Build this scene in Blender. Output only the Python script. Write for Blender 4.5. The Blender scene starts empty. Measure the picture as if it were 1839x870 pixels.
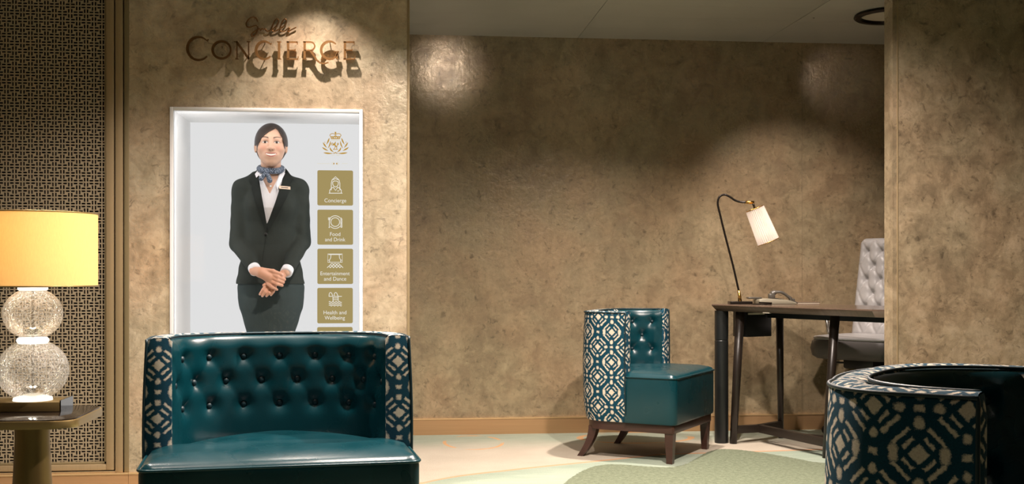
import bpy, bmesh, math, random
import numpy as np
from mathutils import Vector, Matrix

random.seed(7)
rng = np.random.default_rng(7)
scene = bpy.context.scene
COL = scene.collection
PI = math.pi

# ------------------------------------------------------------------ camera
FPX = 2050.0                      # focal length in pixels of a 1839 px wide frame
YAW = math.radians(5.86)          # camera turned right of the wall normal
SN, CS = math.sin(YAW), math.cos(YAW)
CX, HY = 919.5, 490.0             # principal column, horizon row
cam_d = bpy.data.cameras.new('camera')
cam_d.sensor_width = 36.0
cam_d.lens = FPX / 1839.0 * 36.0
cam_d.shift_y = (HY - 435.0) / 1839.0
cam_d.clip_start = 0.05
cam = bpy.data.objects.new('camera', cam_d)
COL.objects.link(cam)
cam.location = (0, 0, 1.0)
cam.rotation_euler = (PI / 2, 0, -YAW)
scene.camera = cam

# ------------------------------------------------------------------ world, exposure
world = bpy.data.worlds.new('world')
scene.world = world
world.use_nodes = True
world.node_tree.nodes['Background'].inputs[0].default_value = (0.9, 0.75, 0.6, 1)
world.node_tree.nodes['Background'].inputs[1].default_value = 0.05
vs = scene.view_settings
vs.view_transform = 'Standard'
vs.look = 'None'
vs.gamma = 1.0
vs.exposure = 0.0
vs.use_curve_mapping = False

WARM = (1.0, 0.855, 0.755)
CEIL = 2.466
YB = 7.048        # back wall plane
YP = 5.287        # pier front plane
YR = 5.0          # right partition front plane

def spot(x, y, power, size=100, blend=0.6, radius=0.035, aim=None, color=WARM, z=CEIL - 0.012):
    l = bpy.data.lights.new('downlight_lamp', 'SPOT')
    l.energy = power * 1.4; l.spot_size = math.radians(size); l.spot_blend = blend
    l.shadow_soft_size = radius; l.color = color
    o = bpy.data.objects.new('downlight_lamp', l)
    COL.objects.link(o); o.location = (x, y, z)
    if aim is not None:
        o.rotation_euler = (Vector(aim) - Vector((x, y, z))).to_track_quat('-Z', 'Y').to_euler()
    return o

# x, y, power, cone, blend, radius, aim
DOWNLIGHTS = [
    (0.337, 6.02, 8, 34, 1.0, 0.03, (0.33, YB, 2.25)),
    (2.86, 6.02, 8, 34, 1.0, 0.03, (2.86, YB, 2.25)),
    (1.42, 5.92, 215, 118, 1.0, 0.03, None),
    (2.20, 5.80, 140, 66, 1.0, 0.03, (2.55, 6.98, 0.9)),
    (0.15, 3.50, 275, 156, 0.7, 0.04, None),
    (1.24, 4.16, 410, 156, 0.7, 0.04, None),
    (-0.36, 5.03, 82, 98, 1.0, 0.010, (-0.36, 4.92, 0)),
    (-1.25, 4.35, 105, 110, 0.9, 0.03, None),
    (-0.85, 3.05, 26, 100, 0.8, 0.04, None),
    (-0.4, 0.2, 24, 130, 0.9, 0.04, None),
    (2.55, 3.75, 72, 125, 0.9, 0.04, None),  # added ceiling spot to brighten the right partition, no known fitting there
]
for d in DOWNLIGHTS:
    spot(*d)

# ------------------------------------------------------------------ helpers
def W(X, z, h=0.0):
    """metres right of / in front of the camera -> world"""
    return Vector((X * CS + z * SN, -X * SN + z * CS, h))

def P(px, py, Y):
    """where the sight line of a photo point meets the vertical plane y = Y"""
    t = (px - CX) / FPX
    d = Vector((t * CS + SN, -t * SN + CS, (HY - py) / FPX))
    k = Y / d.y
    return Vector((d.x * k, Y, 1.0 + d.z * k))

def lin(c):
    return tuple(((v / 255) / 12.92 if v / 255 <= 0.04045 else ((v / 255 + 0.055) / 1.055) ** 2.4) for v in c)

def mesh_obj(name, verts, faces, mat=None, parent=None, smooth=False, loc=None):
    me = bpy.data.meshes.new(name)
    me.from_pydata([tuple(map(float, v)) for v in verts], [], [tuple(map(int, f)) for f in faces])
    me.update()
    if smooth:
        me.polygons.foreach_set('use_smooth', [True] * len(me.polygons))
    o = bpy.data.objects.new(name, me)
    COL.objects.link(o)
    if mat: me.materials.append(mat)
    if parent: o.parent = parent
    if loc is not None: o.location = loc
    return o

def bm_obj(name, bm, mat=None, parent=None, smooth=False, loc=None, auto=None):
    bmesh.ops.recalc_face_normals(bm, faces=bm.faces)
    if auto is not None:
        for f in bm.faces: f.smooth = True
        for e in bm.edges:
            if len(e.link_faces) == 2 and e.calc_face_angle(0) > math.radians(auto): e.smooth = False
    me = bpy.data.meshes.new(name)
    bm.to_mesh(me); bm.free()
    if smooth:
        me.polygons.foreach_set('use_smooth', [True] * len(me.polygons))
    o = bpy.data.objects.new(name, me)
    COL.objects.link(o)
    if mat: me.materials.append(mat)
    if parent: o.parent = parent
    if loc is not None: o.location = loc
    return o

def box_bm(x0, x1, y0, y1, z0, z1, bev=0.0, seg=1, bm=None):
    own = bm is None
    b = bmesh.new()
    vs_ = [b.verts.new(p) for p in ((x0, y0, z0), (x1, y0, z0), (x1, y1, z0), (x0, y1, z0), (x0, y0, z1), (x1, y0, z1), (x1, y1, z1), (x0, y1, z1))]
    for f in ((0, 3, 2, 1), (4, 5, 6, 7), (0, 1, 5, 4), (1, 2, 6, 5), (2, 3, 7, 6), (3, 0, 4, 7)):
        b.faces.new([vs_[i] for i in f])
    if bev > 0:
        bmesh.ops.bevel(b, geom=list(b.edges), offset=bev, segments=seg, profile=0.5, affect='EDGES')
    if own: return b
    join(bm, b)
    return bm

def join(dst, src):
    src.verts.ensure_lookup_table()
    m = {v: dst.verts.new(v.co) for v in src.verts}
    for f in src.faces:
        dst.faces.new([m[v] for v in f.verts])
    src.free()

def box(name, x0, x1, y0, y1, z0, z1, mat, parent=None, bev=0.0, seg=2, auto=None):
    return bm_obj(name, box_bm(x0, x1, y0, y1, z0, z1, bev, seg), mat, parent, auto=(auto if auto else (40 if bev > 0 else None)))

def tube_data(pts, r, n=10, closed=False, caps=True):
    pts = [Vector(p) for p in pts]
    m = len(pts)
    rs = r if isinstance(r, (list, tuple)) else [r] * m
    tang = []
    for i in range(m):
        a = pts[(i - 1) % m] if (closed or i > 0) else pts[i]
        b = pts[(i + 1) % m] if (closed or i < m - 1) else pts[i]
        tang.append((b - a).normalized())
    t0 = tang[0]
    up = Vector((0, 0, 1)) if abs(t0.z) < 0.9 else Vector((1, 0, 0))
    nrm = (up - t0 * up.dot(t0)).normalized()
    V, F = [], []
    for i in range(m):
        t = tang[i]
        nrm = (nrm - t * nrm.dot(t))
        nrm = nrm.normalized() if nrm.length > 1e-6 else Vector((1, 0, 0))
        bi = t.cross(nrm)
        for k in range(n):
            a = 2 * PI * k / n
            V.append(pts[i] + (nrm * math.cos(a) + bi * math.sin(a)) * rs[i])
    for i in range(m if closed else m - 1):
        j = (i + 1) % m
        for k in range(n):
            F.append((i * n + k, i * n + (k + 1) % n, j * n + (k + 1) % n, j * n + k))
    if caps and not closed:
        F.append(tuple(range(n - 1, -1, -1)))
        F.append(tuple(range((m - 1) * n, m * n)))
    return V, F

def tube(name, pts, r, mat, parent=None, n=10, closed=False):
    V, F = tube_data(pts, r, n, closed)
    return mesh_obj(name, V, F, mat, parent, True)

def lathe_data(prof, n=48, sx=1.0, sy=1.0, caps=True):
    V, F = [], []
    for r, z in prof:
        for k in range(n):
            a = 2 * PI * k / n
            V.append((r * math.cos(a) * sx, r * math.sin(a) * sy, z))
    for i in range(len(prof) - 1):
        for k in range(n):
            F.append((i * n + k, i * n + (k + 1) % n, (i + 1) * n + (k + 1) % n, (i + 1) * n + k))
    if caps:
        F.append(tuple(range(n - 1, -1, -1)))
        F.append(tuple(range((len(prof) - 1) * n, len(prof) * n)))
    return V, F

def lathe(name, prof, mat, parent=None, n=48, loc=None, auto=35, caps=True):
    V, F = lathe_data(prof, n, caps=caps)
    o = mesh_obj(name, V, F, mat, parent, True, loc)
    sharp(o, auto)
    return o

def sharp(o, ang):
    bm = bmesh.new(); bm.from_mesh(o.data)
    for e in bm.edges:
        if len(e.link_faces) == 2 and e.calc_face_angle(0) > math.radians(ang): e.smooth = False
    bm.to_mesh(o.data); bm.free()

def prism(name, poly, z0, z1, mat, parent=None, bev=0.0, auto=40):
    b = bmesh.new()
    lo = [b.verts.new((x, y, z0)) for x, y in poly]
    hi = [b.verts.new((x, y, z1)) for x, y in poly]
    n = len(poly)
    b.faces.new(lo[::-1]); b.faces.new(hi)
    for i in range(n):
        b.faces.new((lo[i], lo[(i + 1) % n], hi[(i + 1) % n], hi[i]))
    if bev > 0:
        ed = [e for e in b.edges if abs(e.verts[0].co.z - e.verts[1].co.z) < 1e-6]
        bmesh.ops.bevel(b, geom=ed, offset=bev, segments=2, profile=0.5, affect='EDGES')
    return bm_obj(name, b, mat, parent, auto=auto)

def empty(name, loc=(0, 0, 0), rz=0.0, label=None, cat=None, group=None, kind=None):
    o = bpy.data.objects.new(name, None)
    o.empty_display_size = 0.1
    COL.objects.link(o)
    o.location = loc; o.rotation_euler = (0, 0, rz)
    tag(o, label, cat, group, kind)
    return o

def tag(o, label=None, cat=None, group=None, kind=None):
    if label: o['label'] = label
    if cat: o['category'] = cat
    if group: o['group'] = group
    if kind: o['kind'] = kind
    return o

def struct(o):
    o['kind'] = 'structure'
    return o

# ------------------------------------------------------------------ materials
class NT:
    """tiny node-graph writer"""
    def __init__(self, name):
        self.m = bpy.data.materials.new(name)
        self.m.use_nodes = True
        self.t = self.m.node_tree
        self.t.nodes.clear()
        self.out = self.t.nodes.new('ShaderNodeOutputMaterial')
    def n(self, typ, **kw):
        nd = self.t.nodes.new(typ)
        for k, v in kw.items(): setattr(nd, k, v)
        return nd
    def link(self, a, b): self.t.links.new(a, b)
    def put(self, sock, v):
        if isinstance(v, bpy.types.NodeSocket): self.link(v, sock)
        elif v is not None:
            if isinstance(v, tuple) and len(v) == 3 and sock.type == 'RGBA': v = (*v, 1)
            sock.default_value = v
    def math(self, op, a, b=None, c=None, clamp=False):
        nd = self.n('ShaderNodeMath', operation=op, use_clamp=clamp)
        for i, v in enumerate((a, b, c)):
            if v is not None: self.put(nd.inputs[i], v)
        return nd.outputs[0]
    def coord(self, which='Object'):
        return self.n('ShaderNodeTexCoord').outputs[which]
    def pos(self):
        return self.n('ShaderNodeNewGeometry').outputs['Position']
    def mapping(self, vec, scale=(1, 1, 1), loc=(0, 0, 0), rot=(0, 0, 0)):
        nd = self.n('ShaderNodeMapping')
        self.link(vec, nd.inputs[0])
        nd.inputs['Location'].default_value = loc; nd.inputs['Rotation'].default_value = rot; nd.inputs['Scale'].default_value = scale
        return nd.outputs[0]
    def noise(self, vec, scale=5, detail=4, rough=0.5, dist=0.0, out='Fac'):
        nd = self.n('ShaderNodeTexNoise')
        self.link(vec, nd.inputs['Vector'])
        nd.inputs['Scale'].default_value = scale; nd.inputs['Detail'].default_value = detail
        nd.inputs['Roughness'].default_value = rough; nd.inputs['Distortion'].default_value = dist
        return nd.outputs[out]
    def ramp(self, fac, stops, interp='LINEAR'):
        nd = self.n('ShaderNodeValToRGB')
        self.link(fac, nd.inputs[0])
        cr = nd.color_ramp; cr.interpolation = interp
        while len(cr.elements) < len(stops): cr.elements.new(0.5)
        for e, (p, c) in zip(cr.elements, stops):
            e.position = p
            e.color = (*c, 1) if isinstance(c, tuple) else (c, c, c, 1)
        return nd.outputs[0]
    def mix(self, fac, a, b, mode='MIX'):
        nd = self.n('ShaderNodeMix', data_type='RGBA', blend_type=mode)
        self.put(nd.inputs[0], fac); self.put(nd.inputs[6], a); self.put(nd.inputs[7], b)
        return nd.outputs[2]
    def sep(self, vec):
        nd = self.n('ShaderNodeSeparateXYZ'); self.link(vec, nd.inputs[0]); return nd.outputs
    def comb(self, x, y, z):
        nd = self.n('ShaderNodeCombineXYZ')
        for i, v in enumerate((x, y, z)): self.put(nd.inputs[i], v)
        return nd.outputs[0]
    def bump(self, h, strength=0.2, dist=0.01):
        nd = self.n('ShaderNodeBump')
        self.link(h, nd.inputs['Height'])
        nd.inputs['Strength'].default_value = strength; nd.inputs['Distance'].default_value = dist
        return nd.outputs[0]
    def bsdf(self, color=(0.8, 0.8, 0.8), rough=0.5, metal=0.0, spec=0.5, normal=None, **kw):
        nd = self.n('ShaderNodeBsdfPrincipled')
        self.put(nd.inputs['Base Color'], color); self.put(nd.inputs['Roughness'], rough)
        self.put(nd.inputs['Metallic'], metal); self.put(nd.inputs['Specular IOR Level'], spec)
        if normal is not None: self.link(normal, nd.inputs['Normal'])
        for k, v in kw.items(): self.put(nd.inputs[k.replace('_', ' ')], v)
        return nd.outputs[0]
    def done(self, shader):
        self.link(shader, self.out.inputs['Surface'])
        return self.m

def plain(name, color, rough=0.5, metal=0.0, spec=0.5, bump=None, **kw):
    t = NT(name)
    nrm = None
    c = lin(color)
    col = c
    if bump:
        nz = t.noise(t.coord('Object'), bump[0], 3)
        nrm = t.bump(nz, bump[1], bump[2])
        col = t.mix(nz, tuple(v * 0.85 for v in c), tuple(min(1, v * 1.12) for v in c))
    return t.done(t.bsdf(col, rough, metal, spec, nrm, **kw))

def emit(name, color, strength):
    t = NT(name)
    e = t.n('ShaderNodeEmission')
    e.inputs[0].default_value = (*color, 1); e.inputs[1].default_value = strength
    return t.done(e.outputs[0])

def mat_plaster(name, dark, mid, light, seed=0.0, rough=0.25):
    t = NT(name)
    p = t.mapping(t.pos(), loc=(seed, seed * 1.7, seed * 0.3))
    big = t.noise(p, 1.3, 4, 0.6, 0.5)
    med = t.noise(p, 10.0, 6, 0.66, 0.5)
    fine = t.noise(p, 46.0, 4, 0.7)
    strk = t.noise(t.mapping(p, scale=(22, 22, 3)), 1.0, 4, 0.6)
    f = t.math('ADD', t.math('MULTIPLY', big, 0.35), t.math('MULTIPLY', med, 0.65))
    col = t.ramp(f, [(0.38, lin(dark)), (0.5, lin(mid)), (0.62, lin(light))])
    hue = t.ramp(t.noise(p, 3.2, 3, 0.5), [(0.38, (0.97, 1.0, 0.99)), (0.62, (1.03, 0.98, 0.95))])
    col = t.mix(1.0, col, hue, 'MULTIPLY')
    spots = t.ramp(t.noise(p, 24.0, 4, 0.7, 1.0), [(0.57, 1.0), (0.68, 0.55)])
    col = t.mix(1.0, col, spots, 'MULTIPLY')
    specks = t.ramp(fine, [(0.30, 0.80), (0.5, 1.0), (0.72, 1.14)])
    col = t.mix(1.0, col, specks, 'MULTIPLY')
    strc = t.ramp(strk, [(0.3, 0.95), (0.7, 1.05)])
    col = t.mix(1.0, col, strc, 'MULTIPLY')
    rg = t.ramp(med, [(0.3, rough + 0.10), (0.7, rough - 0.06)])
    hgt = t.math('ADD', t.math('MULTIPLY', fine, 0.5), t.math('ADD', med, t.math('MULTIPLY', strk, 0.5)))
    return t.done(t.bsdf(col, rg, 0.25, 0.7, t.bump(hgt, 0.20, 0.010)))

def mat_brushed(name, c, rough=0.35, metal=0.85, scale=(3, 3, 160)):
    t = NT(name)
    nz = t.noise(t.mapping(t.coord('Object'), scale=scale), 1.0, 3)
    cl = lin(c)
    col = t.mix(nz, tuple(v * 0.88 for v in cl), tuple(min(1, v * 1.1) for v in cl))
    return t.done(t.bsdf(col, rough, metal, 0.5, t.bump(nz, 0.05, 0.002)))

def mat_ikat():
    """cream figure on deep teal: lozenges ringed by bars, stars, eyes and dots, on UVs in metres"""
    t = NT('ikat_fabric')
    uv = t.n('ShaderNodeUVMap').outputs[0]
    wob = t.noise(t.mapping(uv, scale=(1, 1, 1)), 95.0, 2, 0.5, out='Color')
    wv = t.n('ShaderNodeVectorMath', operation='SUBTRACT'); t.link(wob, wv.inputs[0]); wv.inputs[1].default_value = (0.5, 0.5, 0.5)
    ws = t.n('ShaderNodeVectorMath', operation='SCALE'); t.link(wv.outputs[0], ws.inputs[0]); ws.inputs['Scale'].default_value = 0.010
    ad = t.n('ShaderNodeVectorMath', operation='ADD'); t.link(uv, ad.inputs[0]); t.link(ws.outputs[0], ad.inputs[1])
    s = t.sep(ad.outputs[0])
    U = 0.080
    def fold(v):
        a = t.math('MULTIPLY', v, 1.0 / U)
        return t.math('PINGPONG', a, 1.0)          # 0 at lozenge A columns, 1 at B
    x, y = fold(s[0]), fold(s[1])
    def AB(a): return t.math('ABSOLUTE', a)
    def SUB(a, b): return t.math('SUBTRACT', a, b)
    def MAX(a, b): return t.math('MAXIMUM', a, b)
    def MIN(a, b): return t.math('MINIMUM', a, b)
    dA = t.math('ADD', x, y)
    d = MIN(dA, SUB(2.0, dA))
    e = AB(SUB(x, y))
    shapes = [SUB(d, 0.215)]
    shapes.append(MAX(SUB(AB(SUB(d, 0.465)), 0.050), SUB(e, 0.22)))
    shapes.append(MAX(SUB(AB(SUB(d, 0.77)), 0.058), SUB(e, 0.36)))
    def rect(cx_, cy_, w, h):
        return MAX(SUB(AB(SUB(x, cx_)), w), SUB(AB(SUB(y, cy_)), h))
    def ell(cx_, cy_, rx, ry):
        a = t.math('MULTIPLY', SUB(x, cx_), 1 / rx); b = t.math('MULTIPLY', SUB(y, cy_), 1 / ry)
        q = t.math('SQRT', t.math('ADD', t.math('MULTIPLY', a, a), t.math('MULTIPLY', b, b)))
        return t.math('MULTIPLY', SUB(q, 1.0), min(rx, ry))
    shapes += [rect(1.0, 0.0, 0.09, 0.065), rect(0.0, 1.0, 0.10, 0.065),
               ell(0.0, 0.66, 0.11, 0.14), ell(0.55, 0.0, 0.105, 0.20), ell(1.0, 0.40, 0.09, 0.105), ell(0.42, 1.0, 0.12, 0.095)]
    m = shapes[0]
    for q in shapes[1:]: m = MIN(m, q)
    edge = t.noise(t.mapping(uv, scale=(1, 1, 1)), 420.0, 2)
    m = t.math('ADD', m, t.math('MULTIPLY', SUB(edge, 0.5), 0.07))
    fac = t.n('ShaderNodeMapRange'); t.link(m, fac.inputs[0])
    fac.inputs[1].default_value = -0.025; fac.inputs[2].default_value = 0.03
    teal = t.mix(t.noise(t.mapping(uv), 300.0, 2), lin((2, 44, 62)), lin((10, 72, 92)))
    cream = t.mix(t.noise(t.mapping(uv), 260.0, 2), lin((186, 172, 152)), lin((236, 226, 208)))
    col = t.mix(fac.outputs[0], cream, teal)
    weave = t.noise(t.mapping(uv, scale=(1, 2.2, 1)), 700.0, 2)
    return t.done(t.bsdf(col, 0.85, 0.0, 0.25, t.bump(weave, 0.35, 0.002)))

def mat_leather(name, c, rough=0.3):
    t = NT(name)
    p = t.coord('Object')
    vo = t.n('ShaderNodeTexVoronoi'); t.link(p, vo.inputs['Vector']); vo.inputs['Scale'].default_value = 420
    big = t.noise(p, 6, 3)
    cl = lin(c)
    col = t.mix(big, tuple(v * 0.8 for v in cl), tuple(v * 1.2 for v in cl))
    rg = t.ramp(big, [(0.3, rough - 0.05), (0.7, rough + 0.08)])
    return t.done(t.bsdf(col, rg, 0.0, 0.5, t.bump(vo.outputs['Distance'], 0.12, 0.0012)))

def mat_wood(name, c, rough=0.35, axis=(2, 2, 30)):
    t = NT(name)
    p = t.coord('Object')
    g = t.noise(t.mapping(p, scale=axis), 2.0, 5, 0.6, 1.5)
    cl = lin(c)
    col = t.mix(g, tuple(v * 0.55 for v in cl), tuple(min(1, v * 1.35) for v in cl))
    return t.done(t.bsdf(col, rough, 0.0, 0.5, t.bump(g, 0.08, 0.002)))

def mat_carpet():
    t = NT('carpet')
    p = t.pos()
    s = t.sep(p)
    x, y = s[0], s[1]
    wob = t.noise(t.mapping(p, scale=(1, 1, 0)), 3.0, 3, 0.5)
    wb = t.math('MULTIPLY', t.math('SUBTRACT', wob, 0.5), 0.25)
    def curve(pts):
        """smooth y(x) through points, as a colour ramp over x in [-1, 3]"""
        f = t.math('DIVIDE', t.math('ADD', x, 1.0), 4.0, clamp=True)
        r = t.ramp(f, [((a + 1) / 4, (b - 4) / 4) for a, b in pts], 'B_SPLINE')
        return t.math('ADD', t.math('MULTIPLY', r, 4.0), 4.0)
    pile = t.noise(t.mapping(p, scale=(1, 1, 0.2)), 240.0, 3, 0.7)
    tuft = t.noise(t.mapping(p, scale=(1, 1, 0.2)), 46.0, 5, 0.8)
    cream = t.mix(t.noise(p, 4.0, 3), lin((180, 169, 153)), lin((204, 195, 178)))
    green = t.mix(t.noise(t.mapping(p, scale=(1, 3, 1)), 6.0, 3), lin((126, 146, 130)), lin((168, 180, 162)))
    deep = t.mix(tuft, lin((24, 34, 20)), lin((168, 178, 150)))
    # pale green wash near the wall
    wash = t.math('ADD', t.math('SUBTRACT', y, 6.66), wb)
    f1 = t.n('ShaderNodeMapRange'); t.link(wash, f1.inputs[0]); f1.inputs[1].default_value = -0.22; f1.inputs[2].default_value = 0.16
    col = t.mix(t.math('MULTIPLY', f1.outputs[0], 0.75), cream, green)
    # green field in the foreground with a fine orange outline
    c1 = curve(CARPET_C1)
    d1 = t.math('SUBTRACT', c1, y)
    line = t.math('LESS_THAN', t.math('ABSOLUTE', d1), 0.018)
    f2 = t.math('GREATER_THAN', d1, 0.0)
    inner = t.n('ShaderNodeMapRange'); t.link(t.math('ADD', d1, wb), inner.inputs[0]); inner.inputs[1].default_value = 0.05; inner.inputs[2].default_value = 0.5
    fg = t.mix(t.math('MULTIPLY', t.noise(p, 2.2, 3), 0.7), green, lin((184, 192, 176)))
    col = t.mix(f2, col, fg)
    col = t.mix(t.math('MULTIPLY', line, 0.55), col, lin((222, 150, 96)))
    # shaggy moss-coloured island
    c2 = curve(CARPET_C2)
    d2 = t.math('SUBTRACT', c2, y)
    f3 = t.math('GREATER_THAN', d2, t.math('MULTIPLY', t.math('SUBTRACT', tuft, 0.5), 0.08))
    col = t.mix(f3, col, deep)
    # orange rings
    for (rx, ry, ra, rb) in CARPET_RINGS:
        a = t.math('DIVIDE', t.math('SUBTRACT', x, rx), ra); b = t.math('DIVIDE', t.math('SUBTRACT', y, ry), rb)
        q = t.math('SQRT', t.math('ADD', t.math('MULTIPLY', a, a), t.math('MULTIPLY', b, b)))
        ring = t.math('LESS_THAN', t.math('ABSOLUTE', t.math('SUBTRACT', q, 1.0)), 0.06)
        brk = t.ramp(t.noise(p, 5.0, 2), [(0.42, 0.0), (0.5, 0.6)])
        col = t.mix(t.math('MULTIPLY', ring, brk), col, lin((226, 158, 88)))
    col = t.mix(1.0, col, t.ramp(pile, [(0.25, 0.66), (0.75, 1.24)]), 'MULTIPLY')
    hgt = t.math('ADD', pile, t.math('MULTIPLY', t.math('MULTIPLY', tuft, f3), 2.0))
    return t.done(t.bsdf(col, 0.95, 0.0, 0.1, t.bump(hgt, 0.6, 0.008)))

CARPET_C1 = [(-1.0, 4.8), (0.136, 5.526), (0.533, 5.734), (0.836, 5.87), (1.157, 6.014), (1.441, 6.15), (3.0, 6.3)]
CARPET_C2 = [(-1.0, 4.0), (0.45, 4.2), (0.70, 5.1), (0.90, 5.65), (1.09, 5.93), (1.26, 5.80), (1.43, 5.70), (1.60, 5.96), (1.80, 6.38), (2.0, 6.24), (2.20, 5.85), (3.0, 5.3)]
CARPET_RINGS = [(0.46, 6.71, 0.17, 0.27), (1.45, 6.80, 0.34, 0.22)]

M = {}
M['carpet'] = mat_carpet()
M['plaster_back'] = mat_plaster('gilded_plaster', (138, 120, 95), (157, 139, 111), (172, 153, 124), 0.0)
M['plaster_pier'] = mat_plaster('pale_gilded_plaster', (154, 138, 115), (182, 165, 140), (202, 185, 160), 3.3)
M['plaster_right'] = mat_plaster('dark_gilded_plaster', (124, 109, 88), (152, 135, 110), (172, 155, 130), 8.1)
M['ceiling'] = plain('ceiling_paint', (168, 164, 154), 0.42, bump=(3.0, 0.03, 0.01))
M['groove'] = plain('groove_dark', (60, 52, 42), 0.8)
M['room'] = plain('room_paint', (150, 128, 100), 0.7)
M['bronze_strip'] = mat_brushed('baseboard_bronze', (190, 152, 112), 0.38, 0.6, (2, 2, 120))
M['bronze_lip'] = mat_brushed('baseboard_lip', (230, 196, 150), 0.3, 0.75, (2, 2, 120))
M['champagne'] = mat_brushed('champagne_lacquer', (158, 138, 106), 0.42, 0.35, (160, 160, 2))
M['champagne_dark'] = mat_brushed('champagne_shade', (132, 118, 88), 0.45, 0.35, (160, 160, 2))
M['lattice'] = plain('lattice_bronze', (160, 146, 122), 0.45, 0.25)
M['lattice_back'] = plain('lattice_backing', (12, 8, 6), 0.9)

# ------------------------------------------------------------------ the setting
X0, X1, Y0 = -3.4, 4.4, -2.2
floor = struct(mesh_obj('floor', [(X0, Y0, 0), (X1, Y0, 0), (X1, YB + .1, 0), (X0, YB + .1, 0)], [(0, 1, 2, 3)], M['carpet']))
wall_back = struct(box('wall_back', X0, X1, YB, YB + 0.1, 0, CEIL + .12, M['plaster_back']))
jn = box('panel_joint', 0.0, 0.0022, YB - 0.0010, YB + 0.001, 0.101, CEIL, plain('joint_filler', (112, 97, 75), 0.6), wall_back); jn.location.x = P(1440, 500, YB).x
PX1 = 0.066                                            # free end of the sign pier
wp = P(232, 500, YP).x
CAB = (P(305, 500, YP).x, P(652, 500, YP).x, 0.10, 1.7497)   # display niche in the pier
# pier with an opening for the cabinet
b = bmesh.new()
for (a0, a1, c0, c1) in ((wp, CAB[0], 0, CEIL + .1), (CAB[1], PX1, 0, CEIL + .1), (CAB[0], CAB[1], CAB[3], CEIL + .1), (CAB[0], CAB[1], 0, CAB[2])):
    box_bm(a0, a1, YP, YP + 0.1, c0, c1, bm=b)
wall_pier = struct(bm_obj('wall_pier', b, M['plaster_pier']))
et = box('corner_bead', PX1 - 0.010, PX1 + 0.002, YP - 0.003, YP + 0.103, 0.1, CEIL + .05, M['champagne'], wall_pier, bev=0.001)
RX0 = P(1603, 500, YR).x
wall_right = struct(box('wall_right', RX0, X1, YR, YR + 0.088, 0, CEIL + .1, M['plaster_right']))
box('corner_bead', RX0 + 0.020, RX0 + 0.026, YR - 0.002, YR + 0.001, 0.1, CEIL + .05, M['champagne'], wall_right)
struct(box('wall_side_left', X0 - .1, X0, Y0, YB, 0, CEIL + .1, M['room']))
struct(box('wall_side_right', X1, X1 + .1, Y0, YB, 0, CEIL + .1, M['room']))
struct(box('wall_front', X0, X1, Y0 - .1, Y0, 0, CEIL + .1, M['room']))
# lattice bay of the left wall
wl = struct(box('wall_left', X0, wp, YP + 0.045, YP + 0.1, 0, CEIL + .1, M['lattice_back']))

def baseboard(name, x0, x1, y, side=-1):
    o = struct(box(name, x0, x1, y - 0.014, y, 0, 0.094, M['bronze_strip']))
    box('lip', x0, x1, y - 0.017, y, 0.094, 0.101, M['bronze_lip'], o)
    return o
baseboard('baseboard_back', X0, X1, YB)
baseboard('baseboard_pier', wp, PX1, YP)
baseboard('baseboard_left', X0, wp - 0.001, YP)
baseboard('baseboard_right', RX0, X1, YR)

# ceiling: planks with fine open joints, an access hatch
ceil_root = struct(box('ceiling', X0, X1, Y0, YB, CEIL + 0.012, CEIL + 0.1, M['groove']))
SEAMS = [X0, -2.433, -1.243, -0.053, 1.137, 2.325, 3.515, X1]
ypl = [YB - 0.02 - 0.30 * i for i in range(0, 31)]
HX0, HX1, HY0, HY1 = 2.325, 3.1, 5.75, 6.45
for i in range(len(SEAMS) - 1):
    a, c = SEAMS[i] + 0.0015, SEAMS[i + 1] - 0.0015
    edges = [YB] + ypl[1:]
    for j in range(len(edges) - 1):
        hi, lo = edges[j], max(edges[j + 1], Y0)
        if lo >= hi: continue
        a2 = a
        if i == 5 and hi > HY0 and lo < HY1: a2 = HX1 + 0.004
        if a2 < c:
            box('ceiling_panel', a2, c, lo + 0.0005, hi - 0.0005, CEIL, CEIL + 0.012, M['ceiling'], ceil_root)
# fill between the hatch and the cut planks, then the hatch itself
rows = [e for e in [YB] + ypl[1:]]
hi_cut = min(e for e in rows if e >= HY1); lo_cut = max(e for e in rows if e <= HY0)
box('ceiling_panel', HX0 + .0015, HX1 + .002, HY1 + .002, hi_cut, CEIL, CEIL + 0.012, M['ceiling'], ceil_root)
box('ceiling_panel', HX0 + .0015, HX1 + .002, lo_cut, HY0 - .002, CEIL, CEIL + 0.012, M['ceiling'], ceil_root)
hatch = box('access_hatch', HX0 + .004, HX1, HY0, HY1, CEIL - 0.001, CEIL + 0.012, M['ceiling'], ceil_root, bev=0.001)
for (hx, hy) in ((HX0 + .07, HY1 - .10), (HX0 + .07, HY0 + .10)):
    lathe('hatch_screw', [(0.001, CEIL - .002), (.006, CEIL - .002), (.006, CEIL - .0005)], M['groove'], hatch, 10, loc=(hx, hy, 0))

# round ceiling speaker
M['dark_metal'] = plain('dark_bronze_metal', (44, 36, 30), 0.4, 0.7)
M['offwhite'] = plain('grille_white', (190, 180, 162), 0.6)
sp = W((1538 - CX) / FPX * 6.44, 6.44)
spk = empty('ceiling_speaker', (sp.x + 0.20, sp.y, CEIL), 0, 'round ceiling speaker with a dark raised rim beside the access hatch', 'speaker')
lathe('rim', [(.17, 0), (.195, -.004), (.2, -.016), (.19, -.024), (.165, -.022), (.16, -.006), (.16, 0)], M['dark_metal'], spk, 56, caps=False)
lathe('grille', [(.001, -.010), (.08, -.010), (.161, -.006), (.161, 0)], M['offwhite'], spk, 56)

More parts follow.
